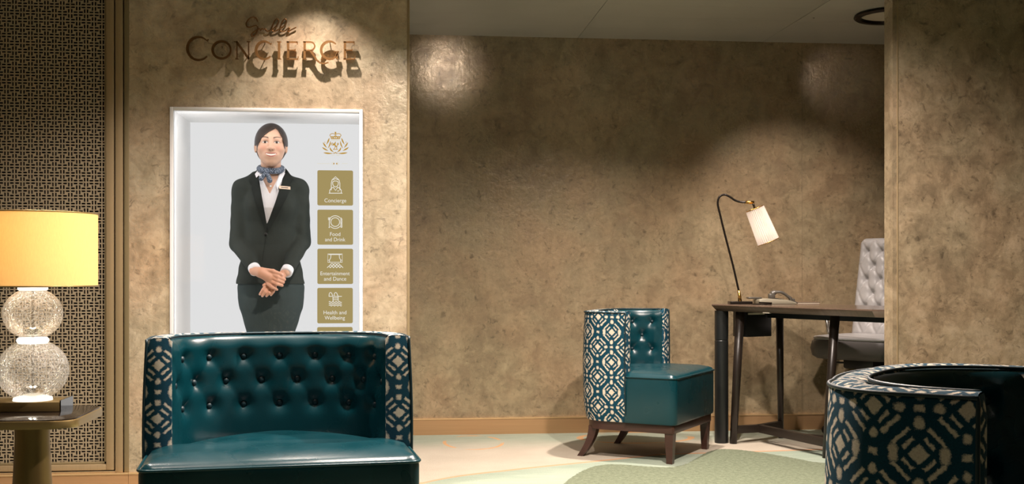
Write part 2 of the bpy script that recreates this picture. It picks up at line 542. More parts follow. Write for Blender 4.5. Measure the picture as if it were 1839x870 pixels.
# recessed downlights: trims and lenses
M['trim'] = plain('downlight_trim', (210, 200, 184), 0.4)
M['lens'] = emit('downlight_lens', WARM, 6.0)
DLAB = [
    ('recessed downlight above the back wall beside the sign pier', None), ('recessed downlight in the niche behind the plain partition', None),
    ('recessed downlight over the chair by the desk', None), ('recessed downlight over the grey desk chair', None),
    ('recessed downlight in the ceiling before the sign pier', None), ('recessed downlight in the ceiling before the niche', None),
    ('recessed downlight grazing the raised lettering on the pier', None), ('recessed downlight over the lattice panel', None),
    ('recessed downlight over the chair facing the screen', None), ('recessed downlight in the middle of the lounge ceiling', None),
    ('added downlight brightening the plain partition', None)]
for d, (lb, _) in zip(DOWNLIGHTS, DLAB):
    e = empty('downlight', (d[0], d[1], CEIL), 0, lb, 'downlight', 'recessed ceiling downlights')
    lathe('trim_ring', [(.042, 0.0), (.042, -.004), (.055, -.003), (.058, 0)], M['trim'], e, 28, caps=False)
    lathe('lens', [(.001, -.0012), (.042, -.0012), (.042, 0.002)], M['lens'], e, 28)

# ------------------------------------------------------------------ lattice panel
def slat_tile(p=0.0345):
    """one period (2p x 2p) of pierced basket-weave sheet; returns verts, faces (front faces and slot walls)"""
    n = 48                                   # cells over 2p
    G = np.ones((n, n), bool)
    def slot(cx, cy, w, h):
        for i in range(n):
            for j in range(n):
                dx = (i + .5 - cx + n / 2) % n - n / 2; dy = (j + .5 - cy + n / 2) % n - n / 2
                if abs(dx) < w / 2 and abs(dy) < h / 2: G[i, j] = False
    for a in (0, 1):
        for c in (0, 1):
            x, y = 12 + 24 * a, 12 + 24 * c
            if (a + c) % 2 == 0:
                for sx in (-8, 8):
                    for sy in (-4.5, 4.5): slot(x + sx, y + sy, 13, 5)
            else:
                for sx in (-4.5, 4.5):
                    for sy in (-8, 8): slot(x + sx, y + sy, 5, 13)
    u = 2 * p / n; dep = 0.006
    V, F, idx = [], [], {}
    def v(i, j, k):
        key = (i, j, k)
        if key not in idx:
            idx[key] = len(V); V.append((i * u, k * dep, j * u))
        return idx[key]
    for j in range(n):
        i = 0
        while i < n:
            if G[i, j]:
                k = i
                while k < n and G[k, j]: k += 1
                F.append((v(i, j, 0), v(k, j, 0), v(k, j + 1, 0), v(i, j + 1, 0)))
                i = k
            else: i += 1
    for i in range(n):
        for j in range(n):
            if G[i, j]: continue
            if G[i - 1, j]: F.append((v(i, j, 0), v(i, j + 1, 0), v(i, j + 1, 1), v(i, j, 1)))
            if G[(i + 1) % n, j]: F.append((v(i + 1, j, 0), v(i + 1, j, 1), v(i + 1, j + 1, 1), v(i + 1, j + 1, 0)))
            if G[i, j - 1]: F.append((v(i, j, 0), v(i, j, 1), v(i + 1, j, 1), v(i + 1, j, 0)))
            if G[i, (j + 1) % n]: F.append((v(i, j + 1, 0), v(i + 1, j + 1, 0), v(i + 1, j + 1, 1), v(i, j + 1, 1)))
    return V, F, 2 * p
lp = struct(empty('trim_1', (0, YP, 0), 0, 'pierced basket-weave lattice panel in a champagne frame'))
V, F, per = slat_tile()
LX1 = P(188, 500, YP).x; LZ0 = P(100, 832, YP).z
NXT, NZT = 15, int((CEIL - LZ0) / per) + 1
lat = mesh_obj('lattice_sheet', V, F, M['lattice'], lp)
lat.location = (LX1 - NXT * per, 0.020, LZ0)
for ax, cnt in (('x', NXT), ('z', NZT)):
    md = lat.modifiers.new('array_' + ax, 'ARRAY'); md.count = cnt; md.use_relative_offset = False; md.use_constant_offset = True
    md.constant_offset_displace = (per, 0, 0) if ax == 'x' else (0, 0, per)
lat['kind'] = 'stuff'
xs = [P(q, 500, YP).x for q in (187, 191, 205, 207.5, 221, 223, 232)]
LXA = LX1 - NXT * per
# stiles and rails of the lattice frame, with a small inner bead
def fr(name, x0, x1, z0, z1, y0, mat, bev=0.002): return box(name, x0, x1, y0, 0.045, z0, z1, mat, lp, bev=bev)
zb = LZ0; fb = P(100, 848, YP).z + 0.004
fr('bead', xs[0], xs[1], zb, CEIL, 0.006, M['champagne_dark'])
fr('stile', xs[1], xs[2], fb, CEIL, -0.004, M['champagne'])
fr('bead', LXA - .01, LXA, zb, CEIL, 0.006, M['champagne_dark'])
fr('stile', LXA - .06, LXA - .01, fb, CEIL, -0.004, M['champagne'])
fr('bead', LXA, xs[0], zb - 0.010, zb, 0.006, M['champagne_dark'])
fr('rail', LXA - .01, xs[1], fb, zb - 0.010, -0.004, M['champagne'])
fr('jamb', xs[3], xs[4], 0.101, CEIL, -0.006, M['champagne'])
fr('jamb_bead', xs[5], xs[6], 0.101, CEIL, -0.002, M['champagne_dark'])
fr('jamb', LXA - .11, LXA - .066, 0.101, CEIL, -0.006, M['champagne'])
fr('plinth_strip', LXA - .066, xs[3], 0.101, fb - 0.005, -0.004, M['champagne'])

# ------------------------------------------------------------------ raised lettering on the pier
M['letter'] = mat_brushed('lit_copper_letter', (196, 146, 96), 0.32, 0.9, (30, 30, 30))  # letter metal with the spot's light in its colour
M['letter_dark'] = mat_brushed('unlit_bronze_letter', (120, 86, 52), 0.36, 0.85, (30, 30, 30))  # darker copy: left letters' place outside the beam put into the colour
SGN_OFF, SGN_T = 0.022, 0.013
def sgn(cx, cy):
    """a point of the lettering (crop units of 4.18 px) on the pier -> local x, z"""
    q = P(300 + cx / 4.18, cy / 4.18, YP - SGN_OFF)
    return (q.x, q.z)
def ribbon(pts, widths, bm):
    """a flat stroke with thickness, standing off the wall"""
    pts = [Vector((p[0], 0, p[1])) for p in pts]
    n = len(pts)
    L = []
    for i in range(n):
        a, c = pts[max(i - 1, 0)], pts[min(i + 1, n - 1)]
        t = (c - a).normalized(); nn = Vector((-t.z, 0, t.x)); w = widths[i] / 2
        L.append((pts[i] + nn * w, pts[i] - nn * w))
    y0, y1 = YP - SGN_OFF - SGN_T, YP - SGN_OFF
    vv = [[bm.verts.new((q.x, y, q.z)) for q in pr for y in (y0, y1)] for pr in L]
    for i in range(n - 1):
        A, B = vv[i], vv[i + 1]
        for k in ((0, 1), (1, 3), (3, 2), (2, 0)):
            bm.faces.new((A[k[0]], A[k[1]], B[k[1]], B[k[0]]))
    bm.faces.new((vv[0][0], vv[0][2], vv[0][3], vv[0][1])); bm.faces.new((vv[-1][0], vv[-1][1], vv[-1][3], vv[-1][2]))
def arc(cx, cy, rx, ry, a0, a1, n=30):
    return [(cx + rx * math.cos(math.radians(a0 + (a1 - a0) * i / n)), cy - ry * math.sin(math.radians(a0 + (a1 - a0) * i / n))) for i in range(n + 1)]
U_ = 1 / 4.18 / 394.0                      # one crop unit in metres
def stroke(bm, pts, w0, w1=None, swell=False):
    n = len(pts)
    w1 = w0 if w1 is None else w1
    ws = []
    for i in range(n):
        k = i / (n - 1)
        ws.append(((w0 + (w1 - w0) * math.sin(PI * k)) if swell else (w0 + (w1 - w0) * k)) * U_)
    ribbon([sgn(*p) for p in pts], ws, bm)
sign = empty('lettering_sign', (0, 0, 0), 0, 'raised metal script and capital letters on the plaster pier above the display', 'sign')
THK, THN, SER = 17, 8, 6
def letter(name, strokes, mat):
    bm = bmesh.new()
    for s_ in strokes: stroke(bm, *s_)
    o = bm_obj('letter_' + name, bm, mat, sign)
    return o
def ser(x, y, w=22, tick=0): return ([(x - w / 2, y), (x + w / 2, y)], SER)
def Cc(cx, cy, rx, ry): return [(arc(cx, cy, rx, ry, 42, 318), THN, THK + 3, True), ([(cx + rx * .74, cy - ry * .62), (cx + rx * .86, cy - ry * .82)], SER)]
letter('c', Cc(240, 367, 84, 86), M['letter_dark'])
letter('o', [(arc(412, 378, 68, 64, -10, 352, 48), 12, 18, True)], M['letter_dark'])
letter('n', [([(527, 446), (527, 318)], THN), ([(522, 314), (616, 446)], THK), ([(614, 448), (614, 318)], THN), ser(527, 446, 26), ser(519, 316, 26), ser(614, 316, 28)], M['letter_dark'])
letter('c', Cc(732, 380, 62, 66), M['letter'])
letter('i', [([(842, 446), (842, 318)], THK), ser(842, 446, 32), ser(842, 317, 32)], M['letter'])
def Ee(x): return [([(x, 448), (x, 316)], THK), ([(x - 12, 319), (x + 70, 319)], THN + 2), ([(x, 380), (x + 54, 380)], THN), ([(x - 12, 447), (x + 72, 447)], THN + 2), ([(x + 69, 316), (x + 69, 336)], SER), ([(x + 54, 370), (x + 54, 390)], SER), ([(x + 72, 450), (x + 76, 426)], SER)]
letter('e', Ee(910), M['letter'])
letter('r', [([(1034, 446), (1034, 316)], THK), ([(1022, 319), (1070, 318)] + arc(1074, 350, 36, 32, 90, -90, 16) + [(1034, 383)], THN + 2), ([(1078, 384), (1104, 420), (1124, 454), (1148, 474), (1178, 482), (1212, 472)], THK, 7), ser(1034, 446, 32)], M['letter'])
letter('g', [(arc(1222, 380, 64, 66, 45, 345), THN, THK + 2, True), ([(1276, 446), (1276, 392)], THK - 4), ser(1272, 391, 40)], M['letter'])
letter('e', Ee(1336), M['letter'])
scr = [(485, 290), (450, 200), (400, 155), (330, 138), (250, 165), (170, 240), (120, 330), (125, 405), (170, 452), (250, 458), (340, 428), (420, 402), (470, 430), (488, 490), (470, 570), (430, 660), (370, 730), (310, 745), (275, 710), (310, 650), (390, 590), (470, 540), (535, 515), (578, 525), (575, 578), (590, 540), (625, 510), (690, 525), (735, 520), (750, 560), (800, 585), (870, 565), (960, 520), (1050, 445), (1120, 350), (1150, 265), (1125, 205), (1080, 200), (1020, 260), (965, 370), (935, 470), (940, 560), (990, 590), (1090, 560), (1200, 505), (1300, 440), (1375, 350), (1400, 260), (1375, 205), (1330, 205), (1265, 280), (1220, 390), (1200, 490), (1205, 575), (1270, 595), (1350, 575), (1430, 515), (1492, 470), (1485, 520), (1430, 590), (1500, 570), (1600, 520), (1710, 460)]
scr = [((435 + a_ / 17.68 - 300) * 4.18, (22 + b_ / 17.68) * 4.18) for a_, b_ in scr]
def spline(pts, sub=4):
    out = []
    n = len(pts)
    for i in range(n - 1):
        p0, p1, p2, p3 = (Vector(pts[max(i - 1, 0)]), Vector(pts[i]), Vector(pts[i + 1]), Vector(pts[min(i + 2, n - 1)]))
        for k in range(sub):
            t = k / sub
            out.append(0.5 * ((2 * p1) + (p2 - p0) * t + (2 * p0 - 5 * p1 + 4 * p2 - p3) * t * t + (3 * p1 - p0 - 3 * p2 + p3) * t ** 3))
    out.append(Vector(pts[-1]))
    return out
sp_ = spline(scr, 4)
pts3 = [(sgn(p[0], p[1])[0], YP - 0.012, sgn(p[0], p[1])[1]) for p in sp_]
tube('script_word', pts3, 0.0031, M['letter_dark'], sign, 8)
for (cx_, cy_) in ((240, 367), (412, 350), (412, 410), (527, 400), (614, 400), (732, 320), (732, 440), (842, 380), (910, 350), (910, 420), (1034, 380), (1222, 318), (1276, 420), (1336, 350), (1336, 420)):
    q = sgn(cx_, cy_) if (cx_, cy_) != (240, 367) else sgn(157, 367)
    V, F = tube_data([(q[0], YP - SGN_OFF - .004, q[1]), (q[0], YP + .002, q[1])], 0.0022, 6)
    mesh_obj('standoff_pin', V, F, M['letter_dark'], sign)
for (cx_, cy_) in (scr[3], scr[17], scr[36], scr[48], scr[31]):
    q = sgn(cx_, cy_)
    V, F = tube_data([(q[0], YP - .012, q[1]), (q[0], YP + .002, q[1])], 0.0022, 6)
    mesh_obj('standoff_pin', V, F, M['letter_dark'], sign)

# ------------------------------------------------------------------ tub chairs
M['ikat'] = mat_ikat()
M['teal'] = mat_leather('teal_leather', (4, 51, 59), 0.28)
M['teal_dark'] = mat_leather('teal_leather_piping', (6, 38, 46), 0.48)
M['walnut'] = mat_wood('dark_walnut', (62, 38, 31), 0.34)

def tub_chair(name, loc, rz, label, WD=0.70, HB=0.79, detail=1.0, outer_r=0.19, arm_y=-0.02):
    """forward is -y; origin on the floor under the middle"""
    root = empty(name, loc, rz, label, 'chair', 'teal tub chairs')
    hw, T = WD / 2, 0.072
    yF, yA, yB = -0.30, arm_y, 0.30            # seat front, arm front, outer back
    ZS, ZR = 0.205, 0.452                      # bottom of upholstery, seat rim
    # outer plan: straight arm, rounded corner, gently bowed back
    def outer_path(n=72):
        pts = []
        R = outer_r
        pts += [(-hw, yA + (yB - R - yA) * k / 8) for k in range(8)]
        m = n // 4
        pts += [(-hw + R - R * math.cos(PI / 2 * k / m), yB - R + (R - 0.02) * math.sin(PI / 2 * k / m)) for k in range(m)]
        for k in range(17):
            x = (-hw + R) + (WD - 2 * R) * k / 16
            pts.append((x, yB - 0.02 + 0.02 * (1 - (x / (hw - R)) ** 2)))
        pts += [(-p[0], p[1]) for p in pts[:8 + m][::-1]]
        return pts
    O = [Vector((a, c)) for a, c in outer_path()]
    n = len(O)
    S = [0.0]
    for i in range(1, n): S.append(S[-1] + (O[i] - O[i - 1]).length)
    mid = S[-1] / 2
    nrm = []
    for i in range(n):
        t = (O[min(i + 1, n - 1)] - O[max(i - 1, 0)]).normalized()
        nrm.append(Vector((-t.y, t.x)))                       # outward (left of travel)
    # profile of the shell, outward offset and height, from lower outside over the top to the inside
    def bulge(z): return 0.010 * math.sin(PI * min(1, max(0, (z - ZS) / (HB - ZS)))) - 0.012 * max(0, 1 - (z - ZS) / 0.10) ** 2
    prof = [(bulge(ZS + (HB - 0.012 - ZS) * k / 12), ZS + (HB - 0.012 - ZS) * k / 12) for k in range(13)]
    prof += [(-0.003, HB - 0.004), (-0.010, HB), (-0.022, HB + 0.003), (-T + 0.022, HB + 0.003), (-T + 0.008, HB), (-T, HB - 0.010), (-T, HB - 0.06), (-T, ZR - 0.05), (-T, ZS)]
    vv = [0.0]
    for k in range(1, len(prof)): vv.append(vv[-1] + math.hypot(prof[k][0] - prof[k - 1][0], prof[k][1] - prof[k - 1][1]))
    m = len(prof)
    V = [(O[i].x + nrm[i].x * po, O[i].y + nrm[i].y * po, z) for i in range(n) for po, z in prof]
    F, UV = [], []
    for i in range(n - 1):
        for k in range(m - 1):
            F.append((i * m + k, i * m + k + 1, (i + 1) * m + k + 1, (i + 1) * m + k))
            UV += [(S[i] - mid, vv[k]), (S[i] - mid, vv[k + 1]), (S[i + 1] - mid, vv[k + 1]), (S[i + 1] - mid, vv[k])]
    # arm fronts, slightly cushioned, on their own column of the pattern
    for end in (0, n - 1):
        base = len(V)
        sgn_ = 1 if end == 0 else -1
        rows = 14
        for k in range(rows + 1):
            z = ZS + (HB + 0.001 - ZS) * k / rows
            zz = min(z, HB - 0.006)
            for q in range(5):
                f = q / 4
                off = bulge(zz) * (1 - f) - T * f
                push = -0.010 * math.sin(PI * f) * (1 if k < rows else 0.3)
                V.append((O[end].x + nrm[end].x * off, yA + push, z if 0 < q < 4 else zz))
        for k in range(rows):
            for q in range(4):
                a = base + k * 5 + q
                f4 = (a, a + 1, a + 6, a + 5)
                loc_uv = [(0.080 + (qq / 4 - 0.5) * T, ZS + (HB - ZS) * kk / rows) for qq, kk in ((q, k), (q + 1, k), (q + 1, k + 1), (q, k + 1))]
                F.append(f4); UV += loc_uv
    me = bpy.data.meshes.new('shell')
    me.from_pydata(V, [], F); me.update()
    uvl = me.uv_layers.new(name='UVMap')
    uvl.data.foreach_set('uv', [c for p in UV for c in p])
    me.polygons.foreach_set('use_smooth', [True] * len(F))
    me.materials.append(M['ikat'])
    shell = bpy.data.objects.new('shell', me); COL.objects.link(shell); shell.parent = root
    bm = bmesh.new(); bm.from_mesh(me); bmesh.ops.recalc_face_normals(bm, faces=bm.faces)
    bm.to_mesh(me); bm.free()
    # piping: outer top edge and down both arm fronts
    pip = [(O[0].x + nrm[0].x * bulge(z), yA - 0.002, z) for z in [ZS + (HB - .012 - ZS) * k / 12 for k in range(13)]]
    pip += [(O[i].x + nrm[i].x * 0.001, O[i].y + nrm[i].y * 0.001 - (0.002 if i in (0, n - 1) else 0), HB - 0.004) for i in range(n)]
    pip += [(O[-1].x + nrm[-1].x * bulge(z), yA - 0.002, z) for z in [ZS + (HB - .012 - ZS) * (12 - k) / 12 for k in range(13)]]
    tube('piping', pip, 0.0042, M['teal_dark'], shell, 6)
    # inner tufted lining -------------------------------------------------
    xi = hw - T + 0.004
    yi0, yi1 = yA + 0.006, yB - T + 0.004
    NI, NV = int(150 * detail), int(56 * detail)
    def plan(a):                      # a in [-1, 1]: superellipse from one arm to the other
        th = a * PI / 2
        cx_ = math.copysign(abs(math.sin(th)) ** 0.80, th); cy_ = max(0.0, math.cos(th)) ** 0.80
        return Vector((xi * cx_, yi0 + (yi1 - yi0) * cy_))
    fine = [plan(-1 + 2 * k / 800) for k in range(801)]
    fs = [0.0]
    for k in range(1, 801): fs.append(fs[-1] + (fine[k] - fine[k - 1]).length)
    LT = fs[-1]
    def at_s(s):
        k = min(799, max(0, int(np.searchsorted(fs, s) - 1)))
        f = (s - fs[k]) / max(1e-9, fs[k + 1] - fs[k])
        p = fine[k].lerp(fine[k + 1], f)
        t = (fine[min(k + 3, 800)] - fine[max(k - 2, 0)]).normalized()
        return p, Vector((t.y, -t.x))                        # inward normal
    Z0, Z1 = ZR - 0.06, HB - 0.004
    sp = 0.116
    rows = [(HB - 0.072, 0), (HB - 0.150, 1), (HB - 0.228, 0)]
    btn = []
    for zb, odd in rows:
        ks = [k + 0.5 for k in range(-4, 4)] if odd else list(range(-3, 4))
        for k in ks:
            s = LT / 2 + k * sp
            if 0.035 < s < LT - 0.035: btn.append((s, zb))
    def relief(s, z):
        edge = min(s, LT - s) / 0.05
        ev = min((z - Z0 + 0.1), (Z1 - z)) / 0.035
        pil = 0.020 * min(1, edge) ** 0.6 * min(1, max(0, ev)) ** 0.6
        for (sb, zb) in btn:
            d2 = ((s - sb) ** 2 + ((z - zb) * 1.05) ** 2)
            pil -= 0.015 * math.exp(-d2 / (2 * 0.020 ** 2))
        # soft pleats along the diagonals between buttons
        for sg in (1, -1):
            w = ((s - LT / 2) / sp + sg * (z - rows[0][0]) / (2 * 0.078))
            dd = abs(w - round(w)) * sp
            inside = 1.0 if rows[2][0] - 0.01 < z < rows[0][0] + 0.01 else 0.0
            pil -= 0.0016 * inside * math.exp(-(dd / 0.010) ** 2)
        return pil
    V = []
    for i in range(NI + 1):
        s = LT * i / NI
        p, nn = at_s(s)
        for k in range(NV + 1):
            z = Z0 + (Z1 - Z0) * k / NV
            r = relief(s, z)
            V.append((p.x + nn.x * r, p.y + nn.y * r, z))
    F = [(i * (NV + 1) + k, (i + 1) * (NV + 1) + k, (i + 1) * (NV + 1) + k + 1, i * (NV + 1) + k + 1) for i in range(NI) for k in range(NV)]
    # turn the lining back to the shell along its top and ends so it has no open edge
    base = len(V)
    for i in range(NI + 1):
        p, nn = at_s(LT * i / NI)
        V.append((p.x - nn.x * 0.012, p.y - nn.y * 0.012, Z1 + 0.002))
    F += [(i * (NV + 1) + NV, (i + 1) * (NV + 1) + NV, base + i + 1, base + i) for i in range(NI)]
    lin_o = mesh_obj('backrest_lining', V, F, M['teal'], root, True)
    bmesh_fix(lin_o)
    edge_pts = []
    for i in range(0, NI + 1, 2):
        p, nn = at_s(LT * i / NI); edge_pts.append((p.x - nn.x * 0.002, p.y - nn.y * 0.002, HB + 0.001))
    tube('lining_piping', edge_pts, 0.0036, M['teal_dark'], lin_o, 6)
    bmesh_b = None
    for (sb, zb) in btn:
        p, nn = at_s(sb)
        r = relief(sb, zb) + 0.003
        if bmesh_b is None:
            prof_b = [(0.0005, 0.0062), (0.005, 0.0052), (0.0095, 0.0025), (0.0108, -0.001), (0.0095, -0.004)]
            bV, bF = lathe_data(prof_b, 14)
            o = mesh_obj('button', bV, bF, M['teal_dark'], lin_o, True)
            bmesh_b = o.data
        else:
            o = bpy.data.objects.new('button', bmesh_b); COL.objects.link(o); o.parent = lin_o
        o.location = (p.x + nn.x * r, p.y + nn.y * r, zb)
        o.rotation_euler = Vector((nn.x, nn.y, 0)).to_track_quat('Z', 'Y').to_euler()
    # seat: crowned cushion block, flush with the arms ----------------------
    nu, nvv = 48, 40
    def seat_half(y):                  # half width of the seat at depth y, with rounded front corners
        r = 0.035
        if y < yF + r: return hw - r + math.sqrt(max(0, r * r - (yF + r - y) ** 2))
        if y > yA - 0.004: return xi + 0.001
        return hw
    ys = [yF + 0.035 * (1 - math.cos(PI / 2 * k / 7)) for k in range(8)] + [yF + 0.035 + (yA - 0.004 - yF - 0.035) * k / 12 for k in range(1, 13)]
    V, F = [], []
    ybk = yi1 + 0.004
    yall = ys + [yA - 0.003 + (ybk - yA + .003) * k / 16 for k in range(17)]
    def top(x, y, hwid):
        e = min((hwid - abs(x)) / 0.10, (y - yF) / 0.12, 1.0)
        e = max(0.0, e)
        rim = 0.012 * math.sqrt(max(0, 1 - (1 - min(1, e * 5)) ** 2))
        return ZR - 0.006 + rim + 0.024 * (1 - (1 - e) ** 2)
    for y in yall:
        hwid = seat_half(y)
        if y > yA - 0.004:
            q = (y - yi0) / (yi1 - yi0)
            q = min(1, max(0, q)); hwid = xi * (1 - q ** (1 / 0.80)) ** 0.5 if q > 0.0 else xi
            hwid = max(hwid, 0.10) + 0.012
        for k in range(nu + 1):
            x = hwid * (-1 + 2 * k / nu)
            V.append((x, y, top(x, y, hwid)))
    R_ = len(yall)
    F += [(j * (nu + 1) + k, j * (nu + 1) + k + 1, (j + 1) * (nu + 1) + k + 1, (j + 1) * (nu + 1) + k) for j in range(R_ - 1) for k in range(nu)]
    cush = mesh_obj('seat_top', V, F, M['teal'], root, True)
    # seat box sides (front, left, right) as a plan-extruded block
    plan_pts = [(-hw, yA + 0.004)] + [(-seat_half(y), y) for y in ys[::-1]] + [(seat_half(y), y) for y in ys] + [(hw, yA + 0.004)]
    bm = bmesh.new()
    levels = [(ZS, 0.004), (ZS + 0.012, 0.0), (ZR - 0.018, 0.0), (ZR - 0.006, 0.002)]
    rings = []
    for z, ins in levels:
        rings.append([bm.verts.new((x * (1 - ins / hw), y + (ins if y < yA - 0.05 else 0), z)) for x, y in plan_pts])
    for a, c in zip(rings[:-1], rings[1:]):
        for i in range(len(a) - 1): bm.faces.new((a[i], a[i + 1], c[i + 1], c[i]))
        bm.faces.new((a[-1], a[0], c[0], c[-1]))
    bm.faces.new(rings[0][::-1]); bm.faces.new(rings[-1])
    bm_obj('seat_box', bm, M['teal'], root, auto=60)
    tube('seat_piping', [(x * 1.002, y - (0.001 if y < yA - .05 else 0), ZR - 0.004) for x, y in plan_pts], 0.0048, M['teal'], cush, 7)
    # wooden plinth following the plan
    ins = 0.016
    pl = [(p.x - nn.x * (ins + .008), p.y - nn.y * (ins + .008)) for p, nn in zip(O, nrm)] + [(hw - ins, yF + ins + 0.01), (hw - ins - 0.01, yF + ins), (-hw + ins + 0.01, yF + ins), (-hw + ins, yF + ins + 0.01)]
    prism('base_rail', pl[::-1], 0.158, ZS + 0.002, M['walnut'], root, bev=0.003)
    # legs: straight taper in front, sabre at the back
    def leg(sx, front):
        bm = bmesh.new()
        lv = 10
        rg = []
        for k in range(lv + 1):
            f = k / lv
            z = 0.170 * (1 - f)
            w = 0.024 - 0.008 * f
            if front: cx_, cy_ = sx * (hw - 0.045), yF + 0.045
            else: cx_, cy_ = sx * (hw - 0.085 + 0.012 * f), yB - 0.105 + 0.075 * f ** 1.8
            rg.append([bm.verts.new((cx_ + a * w, cy_ + c * w, z)) for a, c in ((-1, -1), (1, -1), (1, 1), (-1, 1))])
        for a, c in zip(rg[:-1], rg[1:]):
            for i in range(4): bm.faces.new((a[i], a[(i + 1) % 4], c[(i + 1) % 4], c[i]))
        bm.faces.new(rg[0]); bm.faces.new(rg[-1][::-1])
        bm_obj('leg', bm, M['walnut'], root, auto=35)
    for sx in (-1, 1):
        leg(sx, True); leg(sx, False)
    return root

def bmesh_fix(o):
    bm = bmesh.new(); bm.from_mesh(o.data)
    bmesh.ops.recalc_face_normals(bm, faces=bm.faces)
    bm.to_mesh(o.data); bm.free()

def face_rz(dX, dz):
    """heading (camera frame, right / away) that a chair's -y axis should take"""
    d = W(dX, dz)
    return math.atan2(d.y, d.x) + PI / 2

tub_chair('tub_chair', W(-0.716, 3.535), face_rz(0.215, -0.977), 'wide teal tub chair standing with its back to the lit display', WD=0.79, HB=0.80, outer_r=0.17)
tub_chair('tub_chair', W(0.735, 6.335), face_rz(0.884, -0.468), 'smaller teal tub chair on dark legs standing beside the desk', WD=0.66, HB=0.79, detail=0.7)
tub_chair('tub_chair', W(0.96, 2.25), face_rz(0.848, -0.53), 'teal tub chair with bold patterned side before the plain plaster partition', WD=0.70, HB=0.79)

# ------------------------------------------------------------------ side table with glass lamp
M['brass_satin'] = mat_brushed('satin_brass', (150, 128, 84), 0.38, 0.8, (3, 3, 90))
M['brass_dark'] = mat_brushed('aged_brass', (126, 104, 64), 0.42, 0.75, (40, 40, 6))
M['black_gloss'] = plain('black_lacquer', (30, 24, 20), 0.12, 0.0, 0.6)
TBL = W(-1.643, 3.91)
TH = 0.52
tb = empty('side_table', TBL, 0, 'square side table with dark glossy top and brass pedestal under the glass lamp', 'table')
def rrect(hx, hy, r, n=8):
    pts = []
    for cx_, cy_, a0 in ((hx - r, hy - r, 0), (-hx + r, hy - r, 90), (-hx + r, -hy + r, 180), (hx - r, -hy + r, 270)):
        for k in range(n + 1):
            a = math.radians(a0 + 90 * k / n); pts.append((cx_ + r * math.cos(a), cy_ + r * math.sin(a)))
    return pts
prism('top_rim', rrect(.195, .215, .075), TH - 0.030, TH - 0.004, M['brass_satin'], tb, bev=0.003)
prism('top', rrect(.188, .208, .07), TH - 0.006, TH, M['black_gloss'], tb, bev=0.002)
lathe('pedestal', [(.125, 0), (.128, .006), (.122, .014), (.09, .05), (.072, .15), (.062, .30), (.056, .43), (.058, TH - .028)], M['brass_dark'], tb, 48, auto=50)

def mat_crackle():
    t = NT('crackle_glass')
    p = t.coord('Object')
    vo = t.n('ShaderNodeTexVoronoi', feature='DISTANCE_TO_EDGE'); vo.inputs['Scale'].default_value = 70
    wb = t.noise(p, 30, 2, out='Color')
    mx = t.mix(0.06, p, wb, 'ADD')
    t.link(mx, vo.inputs['Vector'])
    v2 = t.n('ShaderNodeTexVoronoi', feature='DISTANCE_TO_EDGE'); v2.inputs['Scale'].default_value = 140; t.link(mx, v2.inputs['Vector'])
    crack = t.ramp(vo.outputs['Distance'], [(0.0, 1.0), (0.07, 0.2), (0.16, 0.0)])
    crack2 = t.ramp(v2.outputs['Distance'], [(0.0, 0.45), (0.06, 0.08), (0.15, 0.0)])
    f = t.math('MAXIMUM', crack, crack2)
    tr = t.n('ShaderNodeBsdfTransparent'); tr.inputs[0].default_value = (0.97, 0.95, 0.92, 1)
    tl = t.n('ShaderNodeBsdfTranslucent'); tl.inputs[0].default_value = (0.95, 0.92, 0.86, 1)
    df = t.n('ShaderNodeBsdfDiffuse'); df.inputs[0].default_value = (0.9, 0.88, 0.84, 1)
    gl = t.n('ShaderNodeBsdfGlossy'); gl.inputs['Roughness'].default_value = 0.06
    bmp = t.bump(f, 0.4, 0.004); t.link(bmp, gl.inputs['Normal'])
    frost = t.n('ShaderNodeMixShader'); frost.inputs[0].default_value = 0.35
    t.link(tl.outputs[0], frost.inputs[1]); t.link(df.outputs[0], frost.inputs[2])
    a = t.n('ShaderNodeMixShader')
    t.link(t.math('MULTIPLY_ADD', f, 0.50, 0.05), a.inputs[0]); t.link(tr.outputs[0], a.inputs[1]); t.link(frost.outputs[0], a.inputs[2])
    lw = t.n('ShaderNodeLayerWeight'); lw.inputs[0].default_value = 0.35
    c = t.n('ShaderNodeMixShader')
    t.link(t.math('MULTIPLY', lw.outputs['Fresnel'], 0.55), c.inputs[0]); t.link(a.outputs[0], c.inputs[1]); t.link(gl.outputs[0], c.inputs[2])
    return t.done(c.outputs[0])
M['crackle'] = mat_crackle()
def mat_shade(name, c, strength, weave=(220, 220, 60)):
    t = NT(name)
    nz = t.noise(t.mapping(t.coord('Object'), scale=weave), 1.0, 2)
    cl = lin(c)
    col = t.mix(nz, tuple(v * 0.86 for v in cl), cl)
    tl = t.n('ShaderNodeBsdfTranslucent'); t.link(col, tl.inputs[0])
    df = t.n('ShaderNodeBsdfDiffuse'); t.link(col, df.inputs[0])
    mx = t.n('ShaderNodeMixShader'); mx.inputs[0].default_value = 0.5
    t.link(tl.outputs[0], mx.inputs[1]); t.link(df.outputs[0], mx.inputs[2])
    em = t.n('ShaderNodeEmission'); t.link(col, em.inputs[0]); em.inputs[1].default_value = strength
    ad = t.n('ShaderNodeAddShader'); t.link(mx.outputs[0], ad.inputs[0]); t.link(em.outputs[0], ad.inputs[1])
    return t.done(ad.outputs[0])
M['linen_shade'] = mat_shade('linen_shade', (244, 214, 152), 0.20)
M['led'] = emit('led_glow', (1.0, 0.90, 0.74), 1.6)
M['chrome'] = plain('polished_nickel', (200, 196, 188), 0.15, 1.0)
M['mirror'] = plain('smoked_mirror', (120, 114, 106), 0.08, 1.0)
LMP = W(-1.679, 4.00)
lm = empty('glass_lamp', (LMP.x, LMP.y, TH), 0, 'table lamp of two stacked crackle-glass globes under a glowing drum shade', 'lamp')
z0 = 0.033
